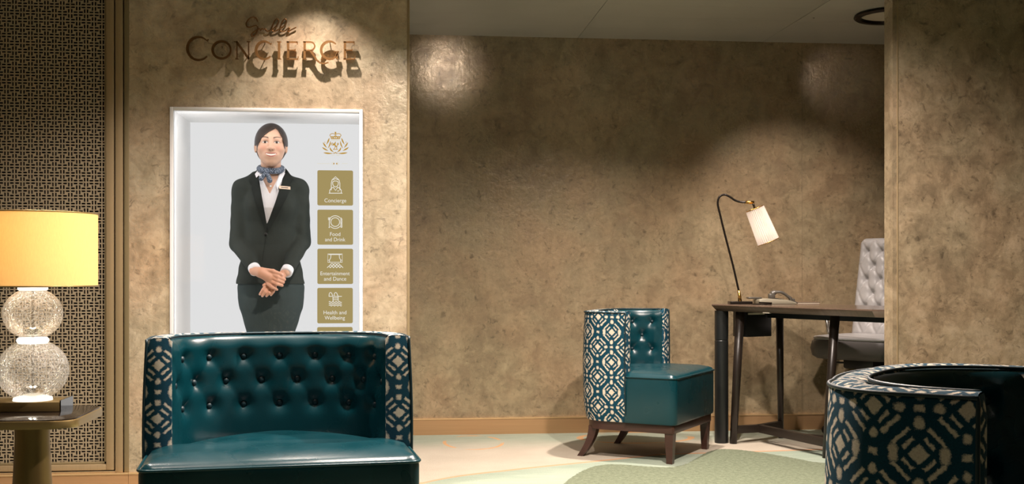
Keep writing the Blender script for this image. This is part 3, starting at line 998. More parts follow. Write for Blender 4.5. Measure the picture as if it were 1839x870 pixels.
pln = box('plinth', -.135, .112, -.075, .075, 0, z0, M['brass_satin'], lm, bev=0.002)
box('mirror_end', .112, .116, -.075, .075, 0, z0 + .006, M['mirror'], pln)
def globe(zc, rx, rz_, hole):
    pr = []
    a0 = math.asin(min(1, hole / rx))
    for k in range(37):
        a = a0 + (PI - 2 * a0) * k / 36
        pr.append((rx * math.sin(a), zc - rz_ * math.cos(a)))
    return lathe('glass_globe', pr, M['crackle'], lm, 56, caps=False, auto=180)
g1 = globe(z0 + 0.105, 0.120, 0.108, 0.050)
g2 = globe(z0 + 0.303, 0.100, 0.090, 0.045)
lathe('foot_collar', [(.066, z0), (.064, z0 + .010), (.052, z0 + .014)], M['led'], lm, 40)
lathe('waist_collar', [(.048, z0 + .198), (.054, z0 + .208), (.054, z0 + .212), (.048, z0 + .220)], M['led'], lm, 40)
lathe('neck_collar', [(.045, z0 + .384), (.050, z0 + .388), (.050, z0 + .400), (.046, z0 + .402)], M['led'], lm, 40)
lathe('stem', [(.005, z0 + .01), (.005, z0 + .40)], M['chrome'], lm, 14)
lathe('bulb_cup', [(.012, z0 + .014), (.034, z0 + .020), (.040, z0 + .045), (.038, z0 + .046), (.030, z0 + .024)], M['chrome'], lm, 30)
lathe('bulb_cup', [(.012, z0 + .225), (.030, z0 + .230), (.036, z0 + .252), (.034, z0 + .253), (.026, z0 + .234)], M['chrome'], lm, 30)
lathe('socket', [(.014, z0 + .40), (.014, z0 + .46)], M['brass_satin'], lm, 20)
lathe('bulb', [(.012, z0 + .46), (.026, z0 + .49), (.030, z0 + .515), (.022, z0 + .54), (.002, z0 + .55)], emit('bulb_glow', (1, .78, .5), 8.0), lm, 20)
SH0, SH1, SR = 0.431, 0.689, 0.215
sh = lathe('shade', [(SR, SH0), (SR, SH0 + .06), (SR, SH0 + .13), (SR, SH0 + .2), (SR, SH1), (SR - .003, SH1), (SR - .003, SH0 + .13), (SR - .003, SH0), (SR, SH0)], M['linen_shade'], lm, 80, caps=False)
for zz in (SH0 + .002, SH1 - .002):
    tube('shade_rim', [(SR * math.cos(2 * PI * k / 64), SR * math.sin(2 * PI * k / 64), zz) for k in range(64)], 0.0025, M['brass_satin'], sh, 6, closed=True)
for k in range(3):
    a = 2 * PI * k / 3
    tube('spider_arm', [(.012 * math.cos(a), .012 * math.sin(a), z0 + .452), (SR * .97 * math.cos(a), SR * .97 * math.sin(a), SH0 + .03)], 0.0018, M['brass_satin'], sh, 6)
def point(loc, e, color, r, parent=None):
    l = bpy.data.lights.new('lamp_light', 'POINT'); l.energy = e; l.color = color; l.shadow_soft_size = r
    o = bpy.data.objects.new('lamp_light', l); COL.objects.link(o); o.location = loc
    return o
point((LMP.x, LMP.y, TH + z0 + 0.59), 3.0, (1, .80, .56), 0.03)
point((LMP.x, LMP.y, TH + z0 + 0.075), .42, (1, .9, .74), 0.012)
point((LMP.x, LMP.y, TH + z0 + 0.285), .42, (1, .9, .74), 0.012)
point((LMP.x, LMP.y, TH + z0 + 0.365), .25, (1, .9, .74), 0.012)
point((LMP.x, LMP.y, TH + z0 + 0.175), .25, (1, .9, .74), 0.012)

# ------------------------------------------------------------------ desk
M['desk_top'] = mat_wood('desk_walnut_top', (88, 73, 62), 0.18, (30, 3, 3))
M['desk_wood'] = mat_wood('desk_dark_wood', (36, 29, 24), 0.35)
M['desk_black'] = plain('desk_black_laminate', (26, 28, 28), 0.35)
DO = W(1.154, 6.72); DA = math.atan2((W(.53, -.85)).y, (W(.53, -.85)).x)
DH = 0.815
dk = empty('desk', (DO.x, DO.y, 0), DA, 'dark walnut desk with undercut edges and slanted legs', 'desk')
# local x along the desk (towards the partition), local y = away from the visitor's side
DL, DW_ = 1.36, 0.58
def desk_top():
    poly = [(0.03, 0.0), (0.75, -0.015), (1.20, 0.015), (1.31, 0.06), (DL, 0.16), (DL, .44), (1.31, .54), (1.2, DW_), (0.03, DW_), (0, DW_ - .03), (0, 0.03)]
    b = bmesh.new()
    cx_, cy_ = DL / 2, DW_ / 2
    def ring(ins, z): return [b.verts.new((x + (cx_ - x) / max(1e-6, math.hypot(cx_ - x, cy_ - y)) * ins, y + (cy_ - y) / max(1e-6, math.hypot(cx_ - x, cy_ - y)) * ins, z)) for x, y in poly]
    def ring2(ins, z): return [b.verts.new((min(max(x, ins), DL - ins), min(max(y, ins), DW_ - ins), z)) for x, y in poly]
    r = [ring2(0.036, DH - .040), ring2(0.003, DH - .010), ring2(0.0, DH - .006), ring2(0.003, DH)]
    for a, c in zip(r[:-1], r[1:]):
        for i in range(len(a)): b.faces.new((a[i], a[(i + 1) % len(a)], c[(i + 1) % len(a)], c[i]))
    b.faces.new(r[0][::-1]); b.faces.new(r[-1])
    return bm_obj('desk_top', b, M['desk_top'], dk, auto=20)
desk_top()
def round_leg(p0, p1, r0, r1, name='leg'): return tube(name, [p0, tuple((a + c) / 2 for a, c in zip(p0, p1)), p1], [r0, (r0 + r1) / 2, r1], M['desk_wood'], dk, 18)
zt = DH - 0.038
l1 = round_leg((.115, .092, 0), (.165, .10, zt), .021, .027)
round_leg((.10, .492, 0), (.14, .44, zt), .016, .024)
round_leg((.766, .155, 0), (.80, .19, zt), .019, .026)
round_leg((1.16, .46, 0), (1.14, .42, zt), .019, .025)
def bar(name, a, c, w, h, mat):
    a, c = Vector(a), Vector(c); d = (c - a).normalized(); sd = Vector((-d.y, d.x, 0)).normalized() * w / 2; up = Vector((0, 0, h / 2))
    V = [q + s1 * sd + s2 * up for q in (a, c) for s1, s2 in ((-1, -1), (1, -1), (1, 1), (-1, 1))]
    F = [(0, 1, 2, 3), (7, 6, 5, 4), (0, 4, 5, 1), (1, 5, 6, 2), (2, 6, 7, 3), (3, 7, 4, 0)]
    o = mesh_obj(name, V, F, mat, dk); bmesh_fix(o); return o
bar('stretcher', (.118, .095, .082), (.155, .26, .082), .034, .044, M['desk_wood'])
bar('stretcher', (.104, .485, .082), (.155, .26, .082), .034, .044, M['desk_wood'])
bar('stretcher', (.155, .26, .082), (.77, .16, .082), .034, .044, M['desk_wood'])
bar('stretcher', (.45, .212, .082), (1.158, .455, .082), .028, .030, M['desk_wood'])
lathe('drum_leg', [(.039, 0), (.040, .004), (.040, .60), (.0385, .602), (.0385, .606), (.040, .608), (.040, zt)], M['desk_black'], dk, 36, loc=(.052, .058, 0))
dr = box('drawer_box', .035, .150, .165, .365, .622, zt, M['desk_black'], dk, bev=0.002)
box('drawer_pull', .150, .158, .175, .30, zt - .024, zt - .014, M['trim'], dr)
bar('apron', (.16, .33, zt - .022), (1.14, .36, zt - .022), .02, .044, M['desk_black'])
box('under_bracket', .42, .47, .03, .045, zt - .004, zt + .002, M['trim'], dk)

def on_desk(u, v, h=0.0):
    m = Matrix.Translation((DO.x, DO.y, 0)) @ Matrix.Rotation(DA, 4, 'Z')
    return m @ Vector((u, v, DH + h))

# ------------------------------------------------------------------ desk lamp
M['lamp_black'] = plain('lamp_black_bronze', (34, 28, 24), 0.3, 0.6)
M['lamp_brass'] = plain('lamp_brass', (214, 168, 92), 0.25, 1.0)
M['pleat'] = mat_shade('pleated_shade', (214, 204, 198), 0.03, (30, 30, 30))
lpz = 6.727
LB = W((1329 - CX) / FPX * lpz, lpz, DH)
dl = empty('desk_lamp', LB, -YAW, 'bent black desk lamp with a tilted white pleated shade and brass ferrule', 'lamp')
SC = lpz / FPX
def lp3(px, py): return ((px - 1329) * SC, 0.0, 1.0 + (HY - py) * SC - DH)
prism('base', rrect(.066, .05, .008, 4), 0, 0.016, M['lamp_black'], dl, bev=0.002)
tube('ferrule', [(0, 0, .014), lp3(1328.4, 533), lp3(1326.4, 522)], [.0115, .010, .008], M['lamp_brass'], dl, 16)
rod = spline([lp3(1327, 524), lp3(1316, 476), lp3(1304, 430), lp3(1293, 385), lp3(1289, 366), lp3(1292, 354), lp3(1301, 350), lp3(1311, 354), lp3(1320, 360), lp3(1330, 363), lp3(1341, 363.5)], 5)
tube('rod', rod, 0.0062, M['lamp_black'], dl, 12)
tube('knuckle', [lp3(1339, 363.5), lp3(1354, 364)], 0.0095, M['lamp_brass'], dl, 14)
tube('swivel', [lp3(1352, 365), lp3(1353.5, 369), lp3(1356, 376)], 0.0065, M['lamp_black'], dl, 10)
ax0, ax1 = Vector(lp3(1355.5, 375)), Vector(lp3(1380, 434.5))
axd = (ax1 - ax0); LN = axd.length
rot = axd.to_track_quat('Z', 'Y')
NP = 34
V, F = [], []
for k in range(9):
    f = k / 8; rr = 0.053 + (0.063 - 0.053) * f
    for q in range(NP * 2):
        a = PI * q / NP; r2 = rr + (0.0026 if q % 2 else -0.0026)
        V.append((r2 * math.cos(a), r2 * math.sin(a), LN * f))
for k in range(8):
    for q in range(NP * 2):
        q2 = (q + 1) % (NP * 2); F.append((k * NP * 2 + q, k * NP * 2 + q2, (k + 1) * NP * 2 + q2, (k + 1) * NP * 2 + q))
shd = mesh_obj('shade', V, F, M['pleat'], dl)
shd.location = ax0; shd.rotation_mode = 'QUATERNION'; shd.rotation_quaternion = rot
for zz, rr in ((0, .0535), (LN, .0635)):
    tube('shade_rim', [(rr * math.cos(2 * PI * k / 40), rr * math.sin(2 * PI * k / 40), zz) for k in range(40)], 0.0024, M['lamp_brass'], shd, 6, closed=True)
lathe('shade_cap', [(.001, .001), (.03, .002), (.0535, .001)], M['lamp_brass'], shd, 30)
lathe('bulb', [(.010, .004), (.012, .04), (.022, .07), (.024, .09), (.014, .11), (.001, .115)], emit('desk_bulb', (1, .88, .7), 5.0), shd, 18)
pp = Matrix.Translation(LB) @ Matrix.Rotation(-YAW, 4, 'Z') @ (ax0 + axd * 0.72)
point(pp, 0.26, (1, .85, .66), 0.02)

# ------------------------------------------------------------------ telephone and desk clutter
M['phone'] = plain('phone_plastic', (70, 66, 60), 0.3)
M['phone_lt'] = plain('phone_face', (122, 116, 100), 0.35)
pc = on_desk(.20, .335)
ph = empty('telephone', pc, -YAW, 'grey desk telephone with its handset on the cradle', 'telephone')
def wedge(name, x0, x1, y0, y1, zf, zb, mat, parent, z0_=0.0):
    V = [(x0, y0, z0_), (x1, y0, z0_), (x1, y1, z0_), (x0, y1, z0_), (x0, y0, zf), (x1, y0, zf), (x1, y1, zb), (x0, y1, zb)]
    b = bmesh.new(); vs_ = [b.verts.new(v) for v in V]
    for f in ((0, 3, 2, 1), (4, 5, 6, 7), (0, 1, 5, 4), (1, 2, 6, 5), (2, 3, 7, 6), (3, 0, 4, 7)): b.faces.new([vs_[i] for i in f])
    bmesh.ops.bevel(b, geom=list(b.edges), offset=0.004, segments=2, profile=.5, affect='EDGES')
    return bm_obj(name, b, mat, parent, auto=40)
body = bmesh.new()
pf = [(-.105, 0), (.115, 0), (.112, .010), (.062, .026), (-.06, .034), (-.105, .026)]
fa = [body.verts.new((x, -.085, z)) for x, z in pf]; fb_ = [body.verts.new((x, .085, z)) for x, z in pf]
for i in range(len(pf)): body.faces.new((fa[i], fa[(i + 1) % len(pf)], fb_[(i + 1) % len(pf)], fb_[i]))
body.faces.new(fa); body.faces.new(fb_[::-1])
bmesh.ops.bevel(body, geom=list(body.edges), offset=0.004, segments=2, profile=.5, affect='EDGES')
pb = bm_obj('body', body, M['phone_lt'], ph, auto=40)
hs = []
for k in range(13):
    f = k / 12; hs.append((-.030 + .122 * f, -.045, .060 + .026 * math.sin(PI * min(1, f * 1.02)) - .032 * f))
V, F = [], []
for i, (x, y, z) in enumerate(hs):
    f = i / 12
    hh = .008 + (.007 if f < .2 else 0) + (.004 if f > .85 else 0)
    for dy, dz in ((-.022, -hh), (.022, -hh), (.024, 0), (.016, hh), (-.016, hh), (-.024, 0)): V.append((x, y + dy, z + dz))
for i in range(12):
    for k in range(6): F.append((i * 6 + k, i * 6 + (k + 1) % 6, (i + 1) * 6 + (k + 1) % 6, (i + 1) * 6 + k))
F += [tuple(range(6)), tuple(range(72, 78))]
hd = mesh_obj('handset', V, F, M['phone'], ph, True); bmesh_fix(hd)
box('earpiece', -.042, -.008, -.070, -.020, .030, .062, M['phone'], hd, bev=.006)
box('mouthpiece', .078, .108, -.068, -.022, .012, .034, M['phone'], hd, bev=.005)
box('screen_flap', -.150, -.070, .0, .07, .030, .040, M['phone'], ph, bev=.003)
cord = [(.10 + .02 * k / 40 + .006 * math.cos(k * 1.3), -.06 + .006 * math.sin(k * 1.3), .020 - .014 * k / 40) for k in range(41)]
tube('coiled_cord', cord, 0.0022, M['phone'], ph, 5)
for r_ in range(3):
    for c_ in range(4):
        box('key', .0 + c_ * .016, .012 + c_ * .016, .010 + r_ * .018, .022 + r_ * .018, .020, .036 - .0022 * c_, M['phone'], pb)
M['folder'] = plain('folder_leather', (96, 78, 62), 0.45)
fo = on_desk(.30, .47)
nb = empty('notebook', fo, -YAW + .05, 'slim brown notebook lying flat beside the telephone', 'notebook')
box('cover', -.085, .085, -.05, .05, 0, .003, M['folder'], nb); box('page_block', -.082, .083, -.048, .048, .003, .010, M['offwhite'], nb); box('cover', -.085, .085, -.05, .05, .010, .013, M['folder'], nb)
pn = on_desk(.27, .17)
pe = empty('pen_tray', pn, DA, 'small dark pen tray at the foot of the desk lamp', 'tray')
box('tray', -.05, .05, -.03, .03, 0, .006, M['lamp_black'], pe, bev=.002)
box('raised_edge', -.05, .05, .024, .03, .006, .014, M['lamp_black'], pe)

# ------------------------------------------------------------------ office chair
M['grey_leather'] = mat_leather('pale_grey_leather', (158, 156, 156), 0.36)
M['grey_fabric'] = plain('grey_seat_shell', (88, 84, 82), 0.5)
M['black_plastic'] = plain('black_plastic', (24, 22, 20), 0.4)
M['alu'] = plain('polished_aluminium', (200, 196, 190), 0.25, 0.9)
OC = W(2.14, 6.86)
oc = empty('office_chair', OC, face_rz(-.72, -.69), 'pale grey high-backed office chair with a tufted backrest behind the desk', 'chair')
def cushion(name, hx, hy, z0_, z1_, r, mat, parent, relief=None, n=34):
    """soft block: superellipse plan with puffed top"""
    b = bmesh.new()
    pl = rrect(hx, hy, r, 8)
    lv = [(0.88, z0_), (0.97, z0_ + (z1_ - z0_) * .15), (1.0, z0_ + (z1_ - z0_) * .5), (0.97, z1_ - (z1_ - z0_) * .16), (0.90, z1_ - (z1_ - z0_) * .03), (0.6, z1_ + .004), (0.2, z1_ + .007)]
    rg = [[b.verts.new((x * s_, y * s_, z)) for x, y in pl] for s_, z in lv]
    for a, c in zip(rg[:-1], rg[1:]):
        for i in range(len(a)): b.faces.new((a[i], a[(i + 1) % len(a)], c[(i + 1) % len(a)], c[i]))
    b.faces.new(rg[0][::-1]); b.faces.new(rg[-1])
    return bm_obj(name, b, mat, parent, smooth=True)
st = cushion('seat', .275, .26, .485, .610, .09, M['grey_fabric'], oc)
cushion('seat_pad', .262, .247, .592, .622, .085, M['grey_leather'], oc)
# tufted back: front relief grid plus shell behind, leaning back
BH0, BH1 = .60, 1.215
def back_half(z):
    f = (z - BH0) / (BH1 - BH0)
    w = .245 - .040 * f
    if f > .94: w -= .03 * ((f - .94) / .06) ** 2
    return w
NU, NV2 = 72, 96
cols, rws = 4, 6
tb_ = []
for r_ in range(rws):
    z = BH1 - .085 - r_ * .086
    for c_ in range(4 if r_ % 2 == 0 else 3):
        x = (c_ - (1.5 if r_ % 2 == 0 else 1.0)) * .098
        tb_.append((x, z))
def brel(x, z, w):
    e = max(0, min((w - abs(x)) / .04, (z - BH0) / .04, (BH1 - z) / .04, 1))
    v = .034 * math.sqrt(max(0, 1 - (1 - e) ** 2))
    for bx_, bz in tb_:
        d2 = (x - bx_) ** 2 + (z - bz) ** 2
        v -= .024 * math.exp(-d2 / (2 * .017 ** 2))
    for sg in (1, -1):
        q = x / .098 + .5 + sg * (z - tb_[0][1]) / .172
        dd = abs(q - round(q)) * .098
        v -= .008 * math.exp(-(dd / .009) ** 2) * e
    return v
V, F = [], []
lean = lambda z: .215 + .10 * (z - BH0)
for j in range(NV2 + 1):
    z = BH0 + (BH1 - BH0) * j / NV2; w = back_half(z)
    for i in range(NU + 1):
        x = w * (-1 + 2 * i / NU); V.append((x, lean(z) + .5 * x * x - brel(x, z, w), z))
nf = len(V)
for j in range(NV2 + 1):
    z = BH0 + (BH1 - BH0) * j / NV2; w = back_half(z)
    for i in range(NU + 1):
        x = w * (-1 + 2 * i / NU); V.append((x, lean(z) + .5 * x * x + .022, z))
q_ = NU + 1
for j in range(NV2):
    for i in range(NU):
        a = j * q_ + i
        F.append((a, a + 1, a + q_ + 1, a + q_)); F.append((nf + a, nf + a + q_, nf + a + q_ + 1, nf + a + 1))
for j in range(NV2):
    for i in (0, NU):
        a = j * q_ + i; F.append((a, a + q_, nf + a + q_, nf + a) if i == 0 else (a, nf + a, nf + a + q_, a + q_))
for i in range(NU):
    for j in (0, NV2):
        a = j * q_ + i; F.append((a, nf + a, nf + a + 1, a + 1) if j == 0 else (a, a + 1, nf + a + 1, nf + a))
bk = mesh_obj('backrest', V, F, M['grey_leather'], oc, True)
bmesh_fix(bk); sharp(bk, 55)
bd = None
for bx_, bz in tb_:
    w = back_half(bz)
    if abs(bx_) > w - .03: continue
    if bd is None:
        v_, f_ = lathe_data([(.0005, .005), (.005, .004), (.008, .001), (.007, -.004)], 12)
        o = mesh_obj('button', v_, f_, M['grey_leather'], bk, True); bd = o.data
    else:
        o = bpy.data.objects.new('button', bd); COL.objects.link(o); o.parent = bk
    o.location = (bx_, lean(bz) + .5 * bx_ * bx_ - brel(bx_, bz, w) - .001, bz); o.rotation_euler = (PI / 2, 0, 0)
box('lumbar_panel', -.16, .16, .205, .235, .50, .66, M['grey_fabric'], oc, bev=.008)
for sx in (-1, 1):
    am = tube('armrest_post', [(sx * .25, .10, .50), (sx * .285, .08, .52), (sx * .29, .05, .60), (sx * .285, .0, .74)], [.016, .015, .014, .013], M['alu'], oc, 10)
    box('armrest_pad', sx * .285 - .03, sx * .285 + .03, -.10, .12, .735, .757, M['black_plastic'], am, bev=.008)
    tube('lever', [(sx * .10, -.02, .452), (sx * .24, -.04, .450)], .006, M['black_plastic'], oc, 8)
box('tilt_mechanism', -.10, .10, -.12, .14, .425, .487, M['black_plastic'], oc, bev=.012)
lathe('gas_lift', [(.03, .08), (.03, .26), (.019, .262), (.019, .43)], M['black_plastic'], oc, 20)
for k in range(5):
    a = math.radians(198 + 72 * k) - oc.rotation_euler.z
    dx, dy = math.cos(a), math.sin(a)
    R5 = .285
    arm = tube('base_arm', [(dx * .02, dy * .02, .125), (dx * .15, dy * .15, .115), (dx * R5, dy * R5, .085), (dx * (R5 + .005), dy * (R5 + .005), .062)], [.024, .02, .015, .012], M['black_plastic'], oc, 10)
    for sd in (-1, 1):
        V, F = lathe_data([(.001, -.008), (.024, -.008), (.027, -.004), (.027, .004), (.024, .008), (.001, .008)], 18)
        wv = mesh_obj('caster_wheel', V, F, M['black_plastic'], arm, True)
        wv.location = (dx * R5 - dy * sd * .012, dy * R5 + dx * sd * .012, .027)
        wv.rotation_euler = Vector((-dy, dx, 0)).to_track_quat('Z', 'Y').to_euler()

# ------------------------------------------------------------------ lit display cabinet in the pier
def screen(name, c, k=1.0):
    return emit(name, lin(c), k)
M['cab_frame'] = plain('cabinet_frame', (214, 214, 216), 0.35)
M['cab_white'] = plain('cabinet_interior', (236, 236, 236), 0.6)
M['backlit'] = emit('backlit_panel', lin((232, 232, 232)), 0.97)
M['tile'] = screen('tile_gold', (164, 146, 96))
M['ui_white'] = screen('ui_white', (236, 232, 222))
M['ui_gold'] = screen('crest_gold', (188, 148, 62))
M['ui_faint'] = screen('ui_faint', (222, 214, 190))
def mat_pane():
    t = NT('cabinet_glass')
    tr = t.n('ShaderNodeBsdfTransparent'); tr.inputs[0].default_value = (0.985, 0.985, 0.985, 1)
    gl = t.n('ShaderNodeBsdfGlossy'); gl.inputs['Roughness'].default_value = 0.02
    fr_ = t.n('ShaderNodeFresnel'); fr_.inputs[0].default_value = 1.22
    mx = t.n('ShaderNodeMixShader'); t.link(fr_.outputs[0], mx.inputs[0]); t.link(tr.outputs[0], mx.inputs[1]); t.link(gl.outputs[0], mx.inputs[2])
    return t.done(mx.outputs[0])
M['pane'] = mat_pane()
CD = 0.46
c0, c1, z0c, z1c = CAB
cab = empty('display_cabinet', ((c0 + c1) / 2, YP, z0c), 0, 'tall white lit display cabinet with gold menu tiles set in the plaster pier', 'display')
def cl(o):                      # parts are modelled in world axes, then hung on the cabinet
    o.location = Vector(o.location) - Vector(cab.location) if o.parent == cab else o.location
    return o
def cbox(name, x0, x1, y0, y1, z0_, z1_, mat, parent=None, bev=0.0):
    return cl(box(name, x0, x1, y0, y1, z0_, z1_, mat, parent or cab, bev=bev))
fw = 0.017
g = 0.001
cbox('frame_stile', c0 + g, c0 + fw, YP - .010, YP + .022, z0c + g, z1c - g, M['cab_frame'], bev=.002)
cbox('frame_stile', c1 - fw, c1 - g, YP - .010, YP + .022, z0c + g, z1c - g, M['cab_frame'], bev=.002)
cbox('frame_rail', c0 + fw, c1 - fw, YP - .010, YP + .022, z1c - fw, z1c - g, M['cab_frame'], bev=.002)
cbox('frame_rail', c0 + fw, c1 - fw, YP - .010, YP + .022, z0c + g, z0c + fw, M['cab_frame'], bev=.002)
cbox('inner_side', c0 + g, c0 + .010, YP + .022, YP + CD, z0c + g, z1c - g, M['cab_white'])
cbox('inner_side', c1 - .010, c1 - g, YP + .022, YP + CD, z0c + g, z1c - g, M['cab_white'])
cbox('inner_top', c0 + .010, c1 - .010, YP + .022, YP + CD, z1c - .010, z1c - g, M['cab_white'])
cbox('inner_floor', c0 + .010, c1 - .010, YP + .022, YP + CD, z0c + g, z0c + .010, M['cab_white'])
cbox('back_panel', c0 + .010, c1 - .010, YP + CD, YP + CD + .012, z0c + g, z1c - g, M['backlit'])
cbox('glass_pane', c0 + fw - .002, c1 - fw + .002, YP - .002, YP + .002, z0c + fw - .002, z1c - fw + .002, M['pane'])
def strip(loc, sx, sy, e, aim):
    l = bpy.data.lights.new('cabinet_strip', 'AREA'); l.shape = 'RECTANGLE'; l.size = sx; l.size_y = sy; l.energy = e; l.color = (1, .985, .965)
    o = bpy.data.objects.new('cabinet_strip', l); COL.objects.link(o); o.location = loc
    o.rotation_euler = (Vector(aim) - Vector(loc)).to_track_quat('-Z', 'Y').to_euler()
cm = (c0 + c1) / 2
zc_ = 1.15
CABE = 1.55
strip((c0 + .026, YP + .026, zc_), .024, 1.05, CABE, (c0 + .30, YP + .35, zc_))
strip((c1 - .026, YP + .026, zc_), .024, 1.05, CABE, (c1 - .30, YP + .35, zc_))
strip((cm, YP + .03, z1c - .026), .74, .024, CABE * 0.55, (cm, YP + .30, z1c - .35))

YU = YP - .0045                  # printed layer on the face of the pane
def flat_rib(bm, pts, w, y):
    pts = [Vector((p[0], 0, p[1])) for p in pts]; n = len(pts); L = []
    closed = (pts[0] - pts[-1]).length < 1e-6
    for i in range(n):
        a = pts[i - 1] if i > 0 else (pts[-2] if closed else pts[0]); c = pts[i + 1] if i < n - 1 else (pts[1] if closed else pts[-1])
        t = (c - a); t = t.normalized() if t.length > 1e-9 else Vector((1, 0, 0)); nn = Vector((-t.z, 0, t.x)) * w / 2
        L.append((bm.verts.new((pts[i].x + nn.x, y, pts[i].z + nn.z)), bm.verts.new((pts[i].x - nn.x, y, pts[i].z - nn.z))))
    for A, B in zip(L[:-1], L[1:]): bm.faces.new((A[0], A[1], B[1], B[0]))
def to_plane(pts, fx, y=YU):
    out = []
    for p in pts:
        q = P(*fx(p), y); out.append((q.x, q.z))
    return out
def hang(o, parent):             # world-modelled mesh under a part of the cabinet
    o.parent = parent
    off = Vector(cab.location)
    if parent is not cab: pass
    else: o.location = -off
    return o
def icon(lines, fx, w, parent, mat, y):
    bm = bmesh.new()
    for l in lines: flat_rib(bm, to_plane(l, fx, y), w, y)
    return hang(bm_obj('icon', bm, mat), parent)
def fill_poly(bm, pts, y):
    vs_ = [bm.verts.new((p[0], y, p[1])) for p in pts]
    bm.faces.new(vs_)
def caption(text, px, py, h, parent, y, wpx=None):
    cu = bpy.data.curves.new('caption', 'FONT'); cu.body = text; cu.size = 1.0; cu.align_x = 'CENTER'; cu.align_y = 'CENTER'
    tmp = bpy.data.objects.new('caption', cu); COL.objects.link(tmp)
    dg = bpy.context.evaluated_depsgraph_get()
    me = bpy.data.meshes.new_from_object(tmp.evaluated_get(dg))
    bpy.data.objects.remove(tmp)
    xs_ = [v.co.x for v in me.vertices]; ys_ = [v.co.y for v in me.vertices]
    q = P(px, py, y); sc_ = h
    sx_ = sc_
    if wpx: sx_ = (P(px + wpx / 2, py, y).x - P(px - wpx / 2, py, y).x) / (max(xs_) - min(xs_))
    mx_ = (max(xs_) + min(xs_)) / 2
    for v in me.vertices: v.co = Vector((q.x + (v.co.x - mx_) * sx_, y, q.z + v.co.y * sc_))
    me.materials.clear(); me.materials.append(M['ui_white'])
    o = bpy.data.objects.new('caption', me); COL.objects.link(o)
    return hang(o, parent)
def tile(px0, px1, py0, py1):
    a, c = P(px0, py0, YU), P(px1, py1, YU)
    cx_, cz_ = (a.x + c.x) / 2, (a.z + c.z) / 2; hx, hz = (c.x - a.x) / 2, (a.z - c.z) / 2
    pl = rrect(hx, hz, .007, 4)
    b = bmesh.new()
    fr_ = [b.verts.new((cx_ + x, YU - .0012, cz_ + z)) for x, z in pl]; bk_ = [b.verts.new((cx_ + x, YU + .0022, cz_ + z)) for x, z in pl]
    b.faces.new(fr_); b.faces.new(bk_[::-1])
    for i in range(len(pl)): b.faces.new((fr_[i], fr_[(i + 1) % len(pl)], bk_[(i + 1) % len(pl)], bk_[i]))
    return hang(bm_obj('menu_tile', b, M['tile']), cab)
YI = YU - .0022
LW = .0030
fa_ = lambda p: (560 + p[0] / 3.95, 225 + p[1] / 3.95)
fb2 = lambda p: (560 + p[0] / 5.118, 435 + p[1] / 5.118)
def earc(cx, cy, rx, ry, a0, a1, n=24): return arc(cx, cy, rx, ry, a0, a1, n)
t1 = tile(570, 634, 306, 369.6)
icon([[(138, 462), (138, 412), (144, 388), (168, 366), (192, 388), (199, 412), (199, 462)], [(150, 388), (168, 379), (187, 388)],
      earc(168, 411, 20, 27, 160, 380), [(149, 402), (162, 396), (180, 398), (187, 404)], [(152, 440), (168, 464), (184, 440)],
      [(127, 482), (127, 462), (138, 448), (154, 440)], [(209, 482), (209, 462), (198, 448), (182, 440)], [(120, 483), (217, 483)], [(180, 467), (194, 467)]], fa_, LW, t1, M['ui_white'], YI)
caption('Concierge', *fa_((167, 536)), .0245, t1, YI, 39)
t2 = tile(570, 634, 376.8, 440)
icon([earc(166, 688, 31, 31, 0, 360, 36), earc(166, 688, 45, 45, 40, 140), earc(166, 688, 45, 45, 220, 320),
      [(124, 672), (124, 726)], [(118, 655), (118, 672), (130, 672), (130, 655)], [(124, 655), (124, 672)], [(119, 726), (129, 726)],
      [(206, 726), (206, 656), (213, 666), (214, 692), (207, 696)], [(206, 726), (214, 726), (213, 694)]], fa_, LW, t2, M['ui_white'], YI)
caption('Food', *fa_((166, 775)), .0245, t2, YI, 18.5)
caption('and Drink', *fa_((166, 813)), .0245, t2, YI, 36.5)
t3 = tile(570, 634, 447, 510.5)
sc3 = [[(147, 110), (280, 110), (280, 186), (147, 186), (147, 110)], [(154, 116), (273, 116)], [(176, 116), (174, 145), (161, 168)], [(252, 116), (254, 145), (267, 168)], [(163, 186), (163, 168), (147, 168)], [(265, 186), (265, 168), (280, 168)]]
for yy, cs_ in ((212, (185, 214, 243)), (226, (171, 200, 229, 258)), (240, (156, 185, 214, 243, 272))):
    for c_ in cs_: sc3.append(earc(c_, yy, 13.5, 14, 5, 175, 12))
icon(sc3, fb2, LW * .9, t3, M['ui_white'], YI)
caption('Entertainment', *fb2((214, 291)), .0245, t3, YI, 52.5)
caption('and Dance', *fb2((214, 340)), .0245, t3, YI, 40)
t4 = tile(569.8, 633.6, 517.5, 581)
wv_ = []
for yy in (552, 568, 584): wv_.append([(157 + 118 * k / 40, yy - 5 * math.sin(2 * PI * k / 40 * 4)) for k in range(41)])
icon([[(158, 502), (160, 476), (166, 466), (174, 464), (182, 470), (194, 500), (195, 545)], [(205, 500), (207, 476), (213, 466), (221, 464), (229, 470), (242, 500), (243, 545)], [(156, 500), (188, 500)], [(202, 500), (276, 500)], [(195, 515), (243, 515)], [(195, 531), (243, 531)]] + wv_, fb2, LW * .95, t4, M['ui_white'], YI)
caption('Health and', *fb2((213, 650)), .0245, t4, YI, 41)
caption('Wellbeing', *fb2((211, 699)), .0245, t4, YI, 36.5)
tile(569.6, 633.2, 588, 651)
